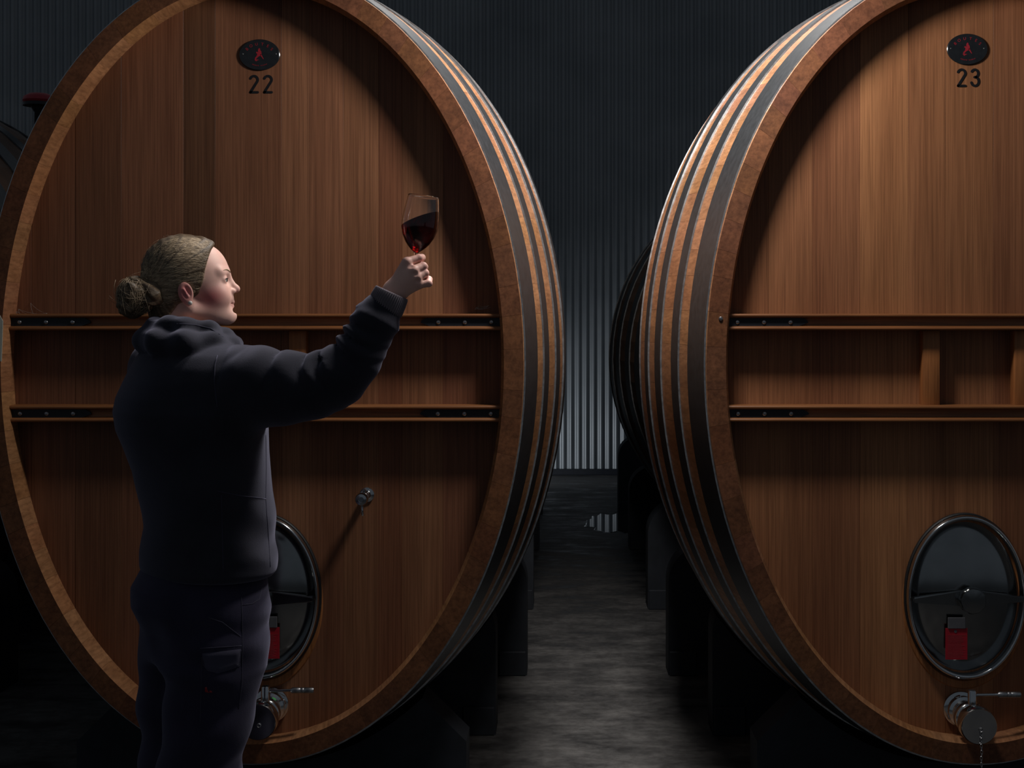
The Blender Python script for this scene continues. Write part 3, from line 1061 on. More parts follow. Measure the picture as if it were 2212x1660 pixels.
def head_field(X, Y, Z):
    P = to_head(X, Y, Z)
    x, y, z = P
    ay = np.abs(y)
    Q = (x, ay, z)
    d = head_core(P)
    d = smin(d, cone(Q, (.083, .006, .056), (.070, .044, .058), .0125, .010), .012)      # brow ridge
    d = smax(d, -ell(Q, (.101, .030, .038), (.017, .017, .0125)), .010)                  # eye sockets
    d = smin(d, ell(Q, (.0785, .0305, .0385), (.0128, .0160, .0118)), .004)              # lids over the eye
    d = smax(d, -ell(Q, (.0905, .0325, .0378), (.0075, .0130, .0042)), .0012)            # opening between the lids
    d = smin(d, cone(P, (.0925, 0, .046), (.108, 0, .022), .0068, .0080), .010)          # bridge of the nose
    d = smin(d, sph(P, (.1135, 0, .0165), .0092), .007)                                   # tip
    d = smin(d, ell(Q, (.1015, .0105, .0105), (.0105, .0068, .0072)), .005)              # wings
    d = smax(d, -ell(Q, (.1075, .0060, .0045), (.0042, .0030, .0030)), .002)             # nostrils
    d = smin(d, ell(P, (.0945, 0, -.008), (.012, .020, .013)), .010)                      # upper lip skin
    d = smin(d, cone(Q, (.1035, 0, -.0165), (.092, .021, -.0185), .0058, .0034), .004)   # upper lip
    d = smin(d, cone(Q, (.1020, 0, -.0272), (.091, .020, -.0225), .0060, .0034), .004)   # lower lip
    d = smax(d, -cone(Q, (.1105, 0, -.0222), (.0865, .0300, -.0165), .0014, .0021), .002) # line of the mouth
    d = smax(d, -ell(P, (.1085, 0, -.0385), (.007, .018, .0048)), .006)                   # dip under the lip
    # ear: rim, bowl and lobe
    er = ((.97, .0, .24), (0, 1, 0), (-.24, .0, .97))
    e = ell(Q, (-.010, .079, .004), (.0180, .0065, .0272), er)
    e = smax(e, -ell(Q, (-.0065, .0875, .006), (.0118, .0088, .0195), er), .003)
    e = smin(e, ell(Q, (-.004, .0785, -.0190), (.0092, .0050, .0100)), .005)
    e = smin(e, cone(Q, (-.004, .0815, -.005), (-.014, .083, .012), .0035, .0032), .004)
    d = smin(d, e, .004)
    d = smin(d, cone(P, (-.030, 0, -.020), (-.052, 0, -.175), .050, .058), .03)           # neck
    return d

def blush_attr(me):
    co = np.empty(len(me.vertices) * 3, np.float32); me.vertices.foreach_get('co', co)
    co = co.reshape(-1, 3)
    x, y, z = to_head(co[:, 0], co[:, 1], co[:, 2])
    ay = np.abs(y)
    b = 0.85 * np.exp(-(((x - .050) / .032) ** 2 + ((z + .006) / .026) ** 2 + ((ay - .055) / .03) ** 2))
    b += 0.85 * np.exp(-(((x + .014) / .022) ** 2 + ((z - .004) / .034) ** 2 + ((ay - .082) / .012) ** 2))
    b += 0.25 * np.exp(-(((x - .115) / .014) ** 2 + (y / .016) ** 2 + ((z - .014) / .012) ** 2))
    lips = np.exp(-(((x - .103) / .012) ** 4 + (y / .022) ** 4 + ((z + .022) / .0085) ** 4))
    b += 0.28 * lips
    wr = W(862, 630, -.145)
    for kp in HAND_RED:
        b += 0.33 * np.exp(-((co[:, 0] - kp.x) ** 2 + (co[:, 1] - kp.y) ** 2 + (co[:, 2] - kp.z) ** 2) / .011 ** 2)
    a = me.attributes.new('blush', 'FLOAT', 'POINT')
    a.data.foreach_set('value', np.clip(b, 0, .8).astype(np.float32))

# --- right hand closed on the stem, back of the hand to the camera
HD = -.150
def Hh(px, py, dy): return W(px, py, HD + dy)
FING = {
    'index':  [(Hh(879, 567, .004), .0112), (Hh(905, 558, .018), .0094), (Hh(911, 557, .040), .0086), (Hh(902, 559, .052), .0074)],
    'middle': [(Hh(893, 585, -.004), .0112), (Hh(914, 575.5, .012), .0098), (Hh(916, 577, .036), .0090), (Hh(900, 581, .048), .0080)],
    'ring':   [(Hh(899, 601, -.002), .0108), (Hh(918, 590.5, .012), .0094), (Hh(918, 593, .034), .0086), (Hh(902, 597, .046), .0076)],
    'little': [(Hh(904, 615, .004), .0098), (Hh(926, 612.5, .010), .0084), (Hh(927, 604, .026), .0076), (Hh(913, 603, .036), .0066)],
    'thumb':  [(Hh(862, 612, .034), .0150), (Hh(872, 585, .050), .0125), (Hh(886, 567, .056), .0105), (Hh(898, 560, .056), .0088)],
}
HAND_RED = [FING[k][1][0] for k in ('index', 'middle', 'ring', 'little')] + [FING[k][0][0] for k in ('index', 'middle', 'ring', 'little')]
WRIST = Hh(849, 634, .012)
def hand_field(X, Y, Z):
    P = (X, Y, Z)
    # palm: from the wrist to the four knuckles
    d = None
    for k, r0, r1 in (('index', .020, .0125), ('middle', .021, .0125), ('ring', .020, .0120), ('little', .018, .0115)):
        a = WRIST.lerp(FING[k][0][0], .22)
        c = cone(P, a, FING[k][0][0], r0, r1)
        d = c if d is None else smin(d, c, .012)
    d = smin(d, cone(P, WRIST + Vector((.004, .010, .006)), FING['thumb'][0][0], .019, .015), .012)
    fore = W(826, 676, HD + .010)
    d = smin(d, cone(P, fore, WRIST, .031, .0265), .016)
    for k in ('index', 'middle', 'ring', 'little', 'thumb'):
        d = smin(d, chain(P, FING[k], .003), .0035 if k != 'thumb' else .007)
    for a, b in (('index', 'middle'), ('middle', 'ring'), ('ring', 'little')):   # soft hollows between the knuckles
        m_ = (FING[a][0][0] + FING[b][0][0]) / 2 + Vector((.003, -.0135, .001))
        d = smax(d, -sph(P, m_, .0030), .008)
    return d

# --- torso and sleeve
TYAW = math.radians(34)
tf = (math.cos(TYAW), math.sin(TYAW)); tr_ = (math.sin(TYAW), -math.cos(TYAW))
def zpy(py): return CAMH - (py - CY) / FPX * WD
LOFT = [  # picture row, column of the middle, half depth (front to back), half width
    (728, 402, .050, .062), (748, 404, .088, .125), (768, 406, .118, .175), (795, 410, .138, .208), (826, 412, .158, .230), (860, 408, .172, .240), (890, 407, .178, .245),
    (930, 411, .175, .240), (968, 421, .166, .227), (1019, 433, .157, .214), (1094, 443, .1525, .208), (1141, 450, .149, .205), (1172, 447, .150, .207),
    (1195, 446, .1535, .212), (1226, 445, .1555, .215), (1240, 445, .1545, .214), (1249, 445, .148, .206)]
LZ = np.array([zpy(r[0]) for r in LOFT])[::-1]
LX = np.array([(r[1] - CX) / FPX * WD for r in LOFT])[::-1]
LA = np.array([r[2] for r in LOFT])[::-1]
LB = np.array([r[3] for r in LOFT])[::-1]
TY = WD + .02
def loft(X, Y, Z, zt, xt, at_, bt, sc=1.0, p=2.0, yc=TY):
    zf = Z[0, 0, :]
    cx_ = np.interp(zf, zt, xt)[None, None, :]
    A = np.interp(zf, zt, at_)[None, None, :] * sc
    B = np.interp(zf, zt, bt)[None, None, :] * sc
    u = (X - cx_) * tf[0] + (Y - yc) * tf[1]
    v = (X - cx_) * tr_[0] + (Y - yc) * tr_[1]
    k = (np.abs(u / A) ** p + np.abs(v / B) ** p) ** (1 / p)
    q = (k - 1) * (A + B) / 2 * .92
    q = np.maximum(q, (Z - zt[-1]))
    return np.maximum(q, (zt[0] - Z))

ARM = [(W(478, 826, -.085), .094), (W(548, 835, -.125), .089), (W(610, 840, -.140), .081), (W(680, 836, -.150), .068), (W(732, 818, -.155), .0600),
       (W(770, 776, -.155), .0515), (W(792, 732, -.152), .0470), (W(812, 694, -.150), .0445), (W(826, 669, -.149), .0420)]
LARM = [(W(350, 800, .16), .085), (W(375, 900, .24), .072), (W(395, 970, .27), .064), (W(425, 1080, .28), .056), (W(440, 1150, .27), .048)]
HOOD = [
    [(W(318, 734, .00), .030), (W(345, 742, -.085), .032), (W(400, 745, -.120), .030), (W(458, 742, -.090), .026), (W(500, 746, -.030), .018), (W(506, 745, .03), .016),
     (W(470, 735, .10), .024), (W(400, 728, .13), .028), (W(345, 725, .085), .030), (W(318, 734, .00), .030)],
    [(W(338, 712, .01), .026), (W(362, 708, -.062), .025), (W(405, 710, -.085), .024), (W(450, 714, -.070), .020), (W(487, 726, -.020), .014), (W(490, 726, .04), .013),
     (W(450, 710, .085), .020), (W(390, 704, .095), .023), (W(350, 704, .065), .026), (W(338, 712, .01), .026)],
]
def arm_param(P, pts):
    """distance travelled along the sleeve for each point of space"""
    best = None; s0 = 0; S = None
    for (a, ra), (b, rb) in zip(pts[:-1], pts[1:]):
        ba = b - a; L = ba.length
        t = np.clip(((P[0] - a.x) * ba.x + (P[1] - a.y) * ba.y + (P[2] - a.z) * ba.z) / L ** 2, 0, 1)
        d = np.sqrt((P[0] - a.x - ba.x * t) ** 2 + (P[1] - a.y - ba.y * t) ** 2 + (P[2] - a.z - ba.z * t) ** 2)
        s_ = s0 + t * L
        ix = (P[0] - a.x - ba.x * t) * -.62 + (P[2] - a.z - ba.z * t) * .62 + (P[1] - a.y - ba.y * t) * -.45
        if best is None: best, S, I = d, s_, ix
        else:
            m_ = d < best
            S = np.where(m_, s_, S); I = np.where(m_, ix, I); best = np.minimum(d, best)
        s0 += L
    return S, I / np.maximum(best, .01)

def bellf(v, c, w_): return np.exp(-((v - c) / w_) ** 2)
def sweat_field(X, Y, Z):
    P = (X, Y, Z)
    d = loft(X, Y, Z, LZ, LX, LA, LB)
    # soft drag folds over back and flank
    fold = .0040 * np.sin((X * 16 + Z * 42 + 3 * np.sin(X * 9 + Z * 6))) * bellf(Z, zpy(1180), .10)
    fold += .0035 * np.sin(X * 30 - Z * 24 + 2 * np.sin(Z * 11)) * bellf(Z, zpy(960), .16)
    d = d + fold
    # rib band at the hem draws in, the cloth blouses over it
    d = d + .010 * bellf(Z, zpy(1246), .012)
    a = chain(P, ARM, .03)
    S, side = arm_param(P, ARM)
    up = np.clip(side * 1.1 + .15, 0, 1.1)
    wob = .012 * np.sin(X * 26 + Z * 31) + .010 * np.sin(Y * 40 + Z * 17)
    def folds(freq, ph): return 2 * np.sqrt(np.sin((S + wob) * freq * .5 + ph + side * .9) ** 2 + .02) - 1.1
    wr = -.0078 * folds(120, .4) * bellf(S, .300, .060) * (.14 + up)
    wr -= .0058 * folds(150, 1.1) * bellf(S, .405, .062) * (.25 + up)
    wr -= .0060 * folds(70, .2) * bellf(S, .165, .085) * (.12 + up)
    wr += -.0050 * bellf(S, .472, .012)
    a = a + wr
    d = smin(d, a, .045)
    d = smin(d, chain(P, LARM, .03), .03)
    # shoulder seam pressed in
    sx = P[0] - W(468, 820, -.2).x - .02 * np.sin((Z - zpy(820)) * 9)
    d = d + .0022 * np.exp(-(sx / .005) ** 2) * (Z > zpy(890)) * (Y < WD)
    for h_ in HOOD:
        hd = chain(P, h_, .02) + .002 * np.sin(X * 70 + Z * 60)
        d = smin(d, hd, .010)
    # opening for the neck
    nk = cone(P, from_head((-.052, 0, -.19)), from_head((-.030, 0, -.02)), .060, .064)
    d = smax(d, -nk, .008)
    return d

def trouser_field(X, Y, Z):
    P = (X, Y, Z)
    HZ = np.array([zpy(p) for p in (1420, 1360, 1310, 1270, 1232, 1215)])
    HX = np.array([(p - CX) / FPX * WD for p in (440, 440, 430, 427, 436, 440)])
    HA = np.array([.130, .143, .162, .159, .145, .132])
    HB = np.array([.175, .186, .192, .190, .182, .175])
    d = loft(X, Y, Z, HZ, HX, HA, HB)
    o = Vector((tr_[0], tr_[1], 0)) * .088
    legs = []
    for s_, pts in ((1, [(1300, 444, .108), (1420, 436, .112), (1540, 418, .100), (1660, 400, .094), (1800, 392, .080), (1925, 388, .070)]),
                    (-1, [(1300, 436, .108), (1420, 430, .112), (1540, 424, .104), (1660, 420, .096), (1800, 416, .080), (1925, 412, .070)])):
        legs.append(chain(P, [(Vector(W(q[1], q[0], .02)) + o * s_ * (1 + (q[0] - 1300) * .0002), q[2]) for q in pts], .03))
    d = smin(d, legs[0], .035)
    d = smin(d, legs[1], .035)
    f = .0035 * np.sin(X * 34 + Z * 46 + 2.5 * np.sin(X * 13 - Z * 17)) * bellf(Z, zpy(1390), .10)
    f += .0045 * np.sin(X * 22 - Z * 60 + 2 * np.sin(Z * 14)) * bellf(Z, zpy(1600), .12)
    d = d + f
    d = np.maximum(d, zpy(1948) - Z)
    return d

def body_field(X, Y, Z):
    """the figure under the clothes, a little slimmer everywhere"""
    P = (X, Y, Z)
    d = loft(X, Y, Z, LZ, LX, LA, LB, .80)
    d = smin(d, chain(P, [(p, r * .60) for p, r in ARM], .03), .04)
    d = smin(d, chain(P, [(p, r * .60) for p, r in LARM] + [(W(446, 1185, .27), .032), (W(450, 1225, .265), .022)], .03), .03)
    d = smin(d, cone(P, from_head((-.04, 0, -.06)), from_head((-.056, 0, -.20)), .046, .056), .03)
    o = Vector((tr_[0], tr_[1], 0)) * .088
    for s_, cx_ in ((1, 440), (-1, 432)):
        pts = [(1240, .075), (1420, .075), (1640, .062), (1700, .060), (1900, .042), (1960, .040)]
        d = smin(d, chain(P, [(Vector(W(cx_ - (q[0] - 1240) * .05, q[0], .02)) + o * s_, q[1]) for q in pts], .03), .03)
    return d

def box_of(pts, pad):
    a = np.array([tuple(p) for p in pts])
    return a.min(0) - pad, a.max(0) + pad

# the body: one figure, head and hand in fine mesh, the covered rest coarse
lo, hi = (HC.x - .135, HC.y - .135, HC.z - .165), (HC.x + .15, HC.y + .135, HC.z + .155)
gh = surf_net(head_field, lo, hi, .0021)
pts = [p for k in FING for p, r in FING[k]] + [W(826, 676, HD + .01), WRIST]
lo, hi = box_of(pts, .026)
gd = surf_net(hand_field, lo, hi, .0014)
lo = (W(250, 0, 0).x, WD - .30, .02); hi = (W(850, 0, -.15).x, WD + .42, zpy(690))
gb = surf_net(body_field, lo, hi, .010)
me = np_mesh('person', [gb, gh, gd])
blush_attr(me)
base = Vector((W(430, 0, .02).x, WD + .02, 0))
me.transform(Matrix.Translation(-base))
person = obj_me('person', me, M['skin'], None, loc=base)
tag(person, 'woman in dark navy hooded sweatshirt raising a glass of red wine', 'person')

def child(name, me, mat, parent=None, label=None):
    """a mesh modelled in world space, hung under the woman or one of her clothes"""
    me.transform(Matrix.Translation(-base))
    o = obj_me(name, me, mat, parent or person)
    if label: o['label'] = label
    return o
def geo_mesh(name, g, smooth=True):
    m_ = bpy.data.meshes.new(name)
    m_.from_pydata([tuple(p) for p in g[0]], [], [tuple(q) for q in g[1]])
    m_.update()
    if smooth:
        for p in m_.polygons: p.use_smooth = True
    return m_

lo = (W(215, 0, 0).x, WD - .34, zpy(1262)); hi = (W(872, 0, -.15).x, WD + .40, zpy(640))
sweat = child('hooded_sweatshirt', np_mesh('hooded_sweatshirt', [surf_net(sweat_field, lo, hi, .0058)]), M['sweat'], None, 'dark navy hooded sweatshirt')
lo = (W(250, 0, 0).x, WD - .26, .03); hi = (W(620, 0, 0).x, WD + .32, zpy(1205))
trousers = child('work_trousers', np_mesh('work_trousers', [surf_net(trouser_field, lo, hi, .0075)]), M['trouser'], None, 'dark navy work trousers')

# eyes, brows, lashes, earring
def brow_pt(t, s_):
    y_, z_ = (.012 + .036 * t) * s_, .0575 + .0065 * math.sin(t * 2.5)
    lo_, hi_ = .03, .14
    for _ in range(24):
        m_ = (lo_ + hi_) / 2
        q = from_head((m_, y_, z_))
        if float(head_field(np.float64(q.x), np.float64(q.y), np.float64(q.z))) < 0: lo_ = m_
        else: hi_ = m_
    return from_head((lo_ + .0003, y_, z_))
for s_ in (1, -1):
    c = from_head((.0795, .0305 * s_, .0378))
    g = lathe([(0, -.0112), (.006, -.0095), (.0095, -.006), (.0112, 0), (.0095, .006), (.006, .0095), (0, .0112)], 20, Matrix.Translation(c))
    eye = child('eye', geo_mesh('eye', g), M['eyewhite'])
    dirv = Vector((hf[0], hf[1], .05)).normalized()
    Mq = Matrix.Translation(c) @ dirv.to_track_quat('Z', 'Y').to_matrix().to_4x4()
    child('iris', geo_mesh('iris', lathe([(0, .0122), (.0045, .0114), (.0058, .0100), (.0040, .0090), (0, .0090)], 20, Mq)), M['iris'], eye)
    lash = [from_head((.0918 - .0050 * t * t - .0012 * t, (.0315 + t * .0128) * s_, .0422 - .0022 * t * t)) for t in np.linspace(-1, 1, 7)]
    child('lashes', geo_mesh('lashes', tube(lash, [.0004, .0008, .0010, .0012, .0012, .0010, .0005], 6)), M['lash'], eye)
    brow = [brow_pt(t, s_) for t in np.linspace(0, 1, 8)]
    child('eyebrow', geo_mesh('eyebrow', tube(brow, [.0008, .0017, .0020, .0019, .0017, .0014, .0010, .0005], 7)), M['strand'])
pe = from_head((.0010, .0865, -.0205))
child('pearl_earring', geo_mesh('pearl_earring', lathe([(0, -.0056), (.0028, -.0048), (.0048, -.0028), (.0056, 0), (.0048, .0028), (.0028, .0048), (0, .0056)], 20, Matrix.Translation(pe))), M['pearl'], None, 'pearl stud earring')

# --- hair: a close cap combed back into a low bun, with single strands on top
HLZ = [-.10, -.060, -.035, -.022, -.012, .002, .012, .030, .045, .060, .080, .100, .115, .127, .150]
HLX = [-.072, -.052, -.036, -.026, .004, .022, .025, .031, .034, .036, .041, .047, .053, .061, .068]
def hairline(x, y, z):
    """negative where hair grows"""
    ay = np.abs(y)
    # front edge leans from the top of the forehead down to the ear, then under the ear to the nape
    fx = np.interp(z, HLZ, HLX)
    return x - fx
def hair_field(X, Y, Z):
    P = to_head(X, Y, Z)
    x, y, z = P
    d = ell(P, (-.016, 0, .060), (.101, .0795, .0925))
    d = smin(d, ell(P, (-.045, 0, .010), (.066, .066, .062)), .03)
    d = smin(d, ell(P, (.030, 0, .062), (.062, .0655, .078)), .02)
    d = smin(d, ell(P, (-.052, 0, -.045), (.046, .052, .045)), .03)
    ang = np.arctan2(z - .02, x + .10)
    d = d + .0007 * np.sin(ang * 46 + 3 * np.sin(y * 25)) + .0006 * np.sin(ang * 23 + y * 40)
    d = smax(d, hairline(x, y, z), .006)
    d = smax(d, -ell((x, np.abs(y), z), (-.008, .088, .004), (.021, .020, .033)), .006)
    d = np.maximum(d, -.092 - z)
    return d
lo, hi = (HC.x - .15, HC.y - .12, HC.z - .11), (HC.x + .12, HC.y + .12, HC.z + .17)
hair = child('hair', np_mesh('hair', [surf_net(hair_field, lo, hi, .0026)]), M['hair'], None, 'dark blond hair combed back')

BUN = W(293, 640, .02)
def bun_field(X, Y, Z):
    P = (X, Y, Z)
    d = ell(P, tuple(BUN), (.041, .044, .046))
    d = smin(d, ell(P, tuple(W(327, 636, .02)), (.030, .032, .032)), .015)
    d = smin(d, ell(P, tuple(W(280, 665, .01)), (.026, .030, .024)), .012)
    a = np.arctan2(Z - BUN.z, X - BUN.x)
    r = np.sqrt((X - BUN.x) ** 2 + (Z - BUN.z) ** 2)
    d = d + .0030 * np.sin(X * 130 + 60 * Z + 3 * np.sin(Y * 70 + Z * 60)) + .0018 * np.sin(Z * 190 - Y * 110 + 2 * np.sin(X * 120))
    return d
lo, hi = (BUN.x - .075, BUN.y - .07, BUN.z - .075), (BUN.x + .085, BUN.y + .07, BUN.z + .065)
bun = child('hair_bun', np_mesh('hair_bun', [surf_net(bun_field, lo, hi, .0026)]), M['hair'], None, 'messy low bun')

def proj_head(p, off):
    """put a head-frame point on the surface of the hair cap"""
    p = Vector(p)
    c = Vector((-.016, 0, .045))
    dvec = (p - c).normalized()
    t0, t1 = .06, .15
    for _ in range(10):
        tm = (t0 + t1) / 2
        q = c + dvec * tm
        w_ = from_head(q)
        val = HF1(w_)
        if val < 0: t0 = tm
        else: t1 = tm
    return c + dvec * (t0 + off)
def HF1(w_):
    P = to_head(np.float64(w_.x), np.float64(w_.y), np.float64(w_.z))
    d = ell(P, (-.016, 0, .060), (.101, .0795, .0925))
    d = smin(d, ell(P, (-.045, 0, .010), (.066, .066, .062)), .03)
    d = smin(d, ell(P, (.030, 0, .062), (.062, .0655, .078)), .02)
    return smin(d, ell(P, (-.052, 0, -.045), (.046, .052, .045)), .03)

r5 = random.Random(41)
gs = []
tie = Vector((-.098, 0, .000))
for i in range(2300):
    # roots along the hairline and over the crown, ends at the tie
    s_ = 1 if r5.random() < .72 else -1
    u = r5.random()
    z0 = -.006 + u * .142
    x0 = float(np.interp(z0, HLZ, HLX)) - r5.random() ** 2 * .06 - .001
    y0 = s_ * (.075 * math.sqrt(max(0, 1 - ((z0 - .03) / .118) ** 2)) * r5.uniform(.75, 1.0) + .004)
    st = Vector((x0, y0, z0))
    endp = tie + Vector((r5.uniform(-.005, .01), s_ * (.030 - u * .02 + r5.uniform(-.006, .006)), -.030 + u * .055 + r5.uniform(-.005, .005)))
    path = []
    bow = r5.uniform(-.003, .003)
    so = r5.uniform(-.0004, .0009)
    L = 1.0 if r5.random() < .85 else r5.uniform(.5, .9)
    for k in range(9):
        t = k / 8 * L
        q = st.lerp(endp, t)
        q.z += math.sin(t * math.pi) * (.016 + bow)
        path.append(from_head(proj_head(q, so if k else -.0015)))
    rr = r5.uniform(.0002, .00055)
    gs.append(tube(path, [rr * .2, rr * .8] + [rr] * 6 + [rr * .3], 3))
for i in range(26):     # loose flyaways
    s_ = 1
    z0 = r5.uniform(.03, .15)
    st = Vector((r5.uniform(-.10, -.03), s_ * r5.uniform(.0, .07), z0))
    path = []
    dr = Vector((r5.uniform(-.05, -.01), r5.uniform(-.01, .01), r5.uniform(-.05, .012)))
    for k in range(7):
        q = st + dr * (k / 6) + Vector((0, 0, .006 * math.sin(k)))
        path.append(from_head(proj_head(q, .0015 + .005 * (k / 6) * r5.random())))
    gs.append(tube(path, .00028, 4))
child('hair_strands', geo_mesh('hair_strands', merge(*gs)), M['strand'], hair)['kind'] = 'stuff'
gs = []
for i in range(900):    # coils and wisps of the bun
    a0 = r5.uniform(0, 6.28); el = r5.uniform(-.5, .5); rad = r5.uniform(.034, .047)
    sp_ = Matrix.Rotation(r5.gauss(0, .8), 3, 'X') @ Matrix.Rotation(r5.gauss(0, .8), 3, 'Z')
    tilt = r5.uniform(-.5, .5)
    path = []
    wisp = r5.random() < .07
    span = r5.uniform(1.0, 2.6) * r5.choice((-1, 1))
    for k in range(9):
        t = k / 8
        a = a0 + span * t
        rr_ = rad * (1 + (.45 * t * t if wisp else .04 * math.sin(t * 5)))
        path.append(BUN + sp_ @ Vector((math.cos(a) * rr_ * math.cos(el), math.sin(el) * rr_, math.sin(a) * rr_ * math.cos(el) * 1.03)) + Vector((0, 0, tilt * .01 * t)))
    gs.append(tube(path, r5.uniform(.00018, .00045), 3))
child('bun_strands', geo_mesh('bun_strands', merge(*gs)), M['strand'], bun)['kind'] = 'stuff'

# --- cuff, seams, pockets
c0, c1 = W(831, 667, -.149), W(847, 632, -.148)
ax_ = (c1 - c0)
Mc = Matrix.Translation(c0) @ ax_.to_track_quat('Z', 'Y').to_matrix().to_4x4()
L_ = ax_.length
V, F = [], []
n = 288
prof = [(.0360, -.006), (.0425, -.004), (.0432, .004), (.0425, L_ * .5), (.0405, L_ * .92), (.0385, L_), (.0355, L_ * .98), (.0345, L_ * .8), (.034, L_ * .3)]
for r_, z_ in prof:
    for k in range(n):
        a = 2 * math.pi * k / n
        rr_ = r_ + (.0009 * math.cos(a * 48) if r_ > .036 else 0)
        V.append((rr_ * math.cos(a), rr_ * math.sin(a), z_))
for i in range(len(prof) - 1):
    for k in range(n):
        a, b = i * n + k, i * n + (k + 1) % n
        F.append((a, b, b + n, a + n))
cuff = child('cuff', geo_mesh('cuff', xform((V, F), Mc)), M['rib'], sweat, 'ribbed knit cuff')

from mathutils.bvhtree import BVHTree
def surf_of(o):
    bm = bmesh.new(); bm.from_mesh(o.data)
    t = BVHTree.FromBMesh(bm); bm.free()
    return t
BV = {'s': surf_of(sweat), 't': surf_of(trousers)}
def onto(which, px, py, off=.001):
    """the point of a garment that lies at this place of her side, found by a straight probe"""
    o_ = Vector((0, 0, CAMH)) - base
    d_ = (W(px, py, 0) - Vector((0, 0, CAMH))).normalized()
    hit = BV[which].ray_cast(o_, d_)
    p, nrm = hit[0], hit[1]
    if p is None: return W(px, py, 0), Vector((0, -1, 0))
    return p + base + nrm * off, nrm

def seam(which, pxs, r_, mat, name, parent, dens=9):
    pts_ = []
    for (a, b) in zip(pxs[:-1], pxs[1:]):
        n_ = max(2, int(math.hypot(b[0] - a[0], b[1] - a[1]) / dens))
        for k in range(n_):
            t = k / n_
            pts_.append(onto(which, a[0] + (b[0] - a[0]) * t, a[1] + (b[1] - a[1]) * t, -r_ * .25)[0])
    pts_.append(onto(which, *pxs[-1], -r_ * .25)[0])
    return child(name, geo_mesh(name, tube(pts_, r_, 6)), mat, parent)

def patch(which, poly, name, mat, parent, th=.003, step=7):
    """a piece of cloth lying on a garment, outlined by the points"""
    xs = [p[0] for p in poly]; ys = [p[1] for p in poly]
    nx = max(3, int((max(xs) - min(xs)) / step)); 
    V, F = [], []
    def edge(x, top):
        hits = []
        for (a, b) in zip(poly, poly[1:] + poly[:1]):
            if (a[0] - x) * (b[0] - x) <= 0 and a[0] != b[0]:
                hits.append(a[1] + (b[1] - a[1]) * (x - a[0]) / (b[0] - a[0]))
        return min(hits) if top else max(hits)
    ny = max(2, int((max(ys) - min(ys)) / step))
    for i in range(nx + 1):
        x = min(xs) + .01 + (max(xs) - min(xs) - .02) * i / nx
        t, b = edge(x, True), edge(x, False)
        for j in range(ny + 1):
            rim = i in (0, nx) or j in (0, ny)
            p, nrm = onto(which, x, t + (b - t) * j / ny, -.0005 if rim else th)
            V.append(p)
    m_ = ny + 1
    for i in range(nx):
        for j in range(ny):
            F.append((i * m_ + j, i * m_ + j + 1, (i + 1) * m_ + j + 1, (i + 1) * m_ + j))
    return child(name, geo_mesh(name, (V, F)), mat, parent)

seam('s', [(470, 768), (464, 790), (463, 820), (466, 850), (470, 880)], .0016, M['stitch'], 'seam', sweat)
seam('s', [(470, 1062), (520, 1072), (574, 1078)], .0016, M['stitch'], 'seam', sweat)
seam('s', [(478, 1070), (480, 1150), (482, 1236)], .0013, M['stitch'], 'seam', sweat)
seam('s', [(574, 940), (575, 1010), (574, 1078), (580, 1160), (584, 1225)], .0016, M['stitch'], 'seam', sweat)
seam('s', [(382, 700), (420, 702), (455, 710), (482, 728)], .0013, M['stitch'], 'seam', sweat)
seam('t', [(521, 1290), (523, 1330), (524, 1400), (522, 1480), (516, 1530)], .0016, M['stitch'], 'seam', trousers)
seam('t', [(522, 1308), (545, 1305), (560, 1295), (566, 1270)], .0014, M['stitch'], 'seam', trousers)
seam('t', [(450, 1335), (480, 1345), (520, 1376)], .0014, M['stitch'], 'seam', trousers)
seam('t', [(432, 1402), (480, 1399), (522, 1396)], .0014, M['stitch'], 'seam', trousers)
seam('t', [(436, 1420), (434, 1500), (432, 1560)], .0013, M['stitch'], 'seam', trousers)
flap = patch('t', [(436, 1412), (521, 1402), (518, 1440), (500, 1447), (470, 1455), (448, 1450), (437, 1436)], 'pocket_flap', M['flap'], trousers, .0045)
seam('t', [(438, 1413), (439, 1436), (449, 1449), (470, 1454), (500, 1446), (517, 1439), (520, 1404)], .0016, M['flap'], 'flap_edge', trousers, 4)
patch('t', [(442, 1497), (442, 1486), (446, 1484), (449, 1494), (452, 1497)], 'red_mark', M['redpaint'], trousers, .0016, 2)
patch('t', [(451, 1498), (453, 1492), (457, 1493), (459, 1497)], 'red_mark', M['redpaint'], trousers, .0016, 2)

# --- boots
def boot_geo(c):
    def f(X, Y, Z):
        P = (X, Y, Z)
        fw = Vector((tf[0], tf[1], 0))
        d = cone(P, c + Vector((0, 0, .14)), c + Vector((0, 0, .05)), .052, .050)
        d = smin(d, cone(P, c + fw * .02 + Vector((0, 0, .045)), c + fw * .15 + Vector((0, 0, .035)), .048, .042), .03)
        d = smin(d, cone(P, c - fw * .03 + Vector((0, 0, .04)), c + fw * .1 + Vector((0, 0, .04)), .044, .044), .02)
        return np.maximum(d, .004 - Z)
    return surf_net(f, (c.x - .13, c.y - .13, -.01), (c.x + .26, c.y + .24, .2), .008)
for s_, px in ((1, 387), (-1, 411)):
    o_ = Vector((tr_[0], tr_[1], 0)) * .088 * s_ * 1.13
    c = Vector((W(px, 0, .02).x, WD + .02, 0)) + o_
    child('boot', np_mesh('boot', [boot_geo(c)]), M['boot'])

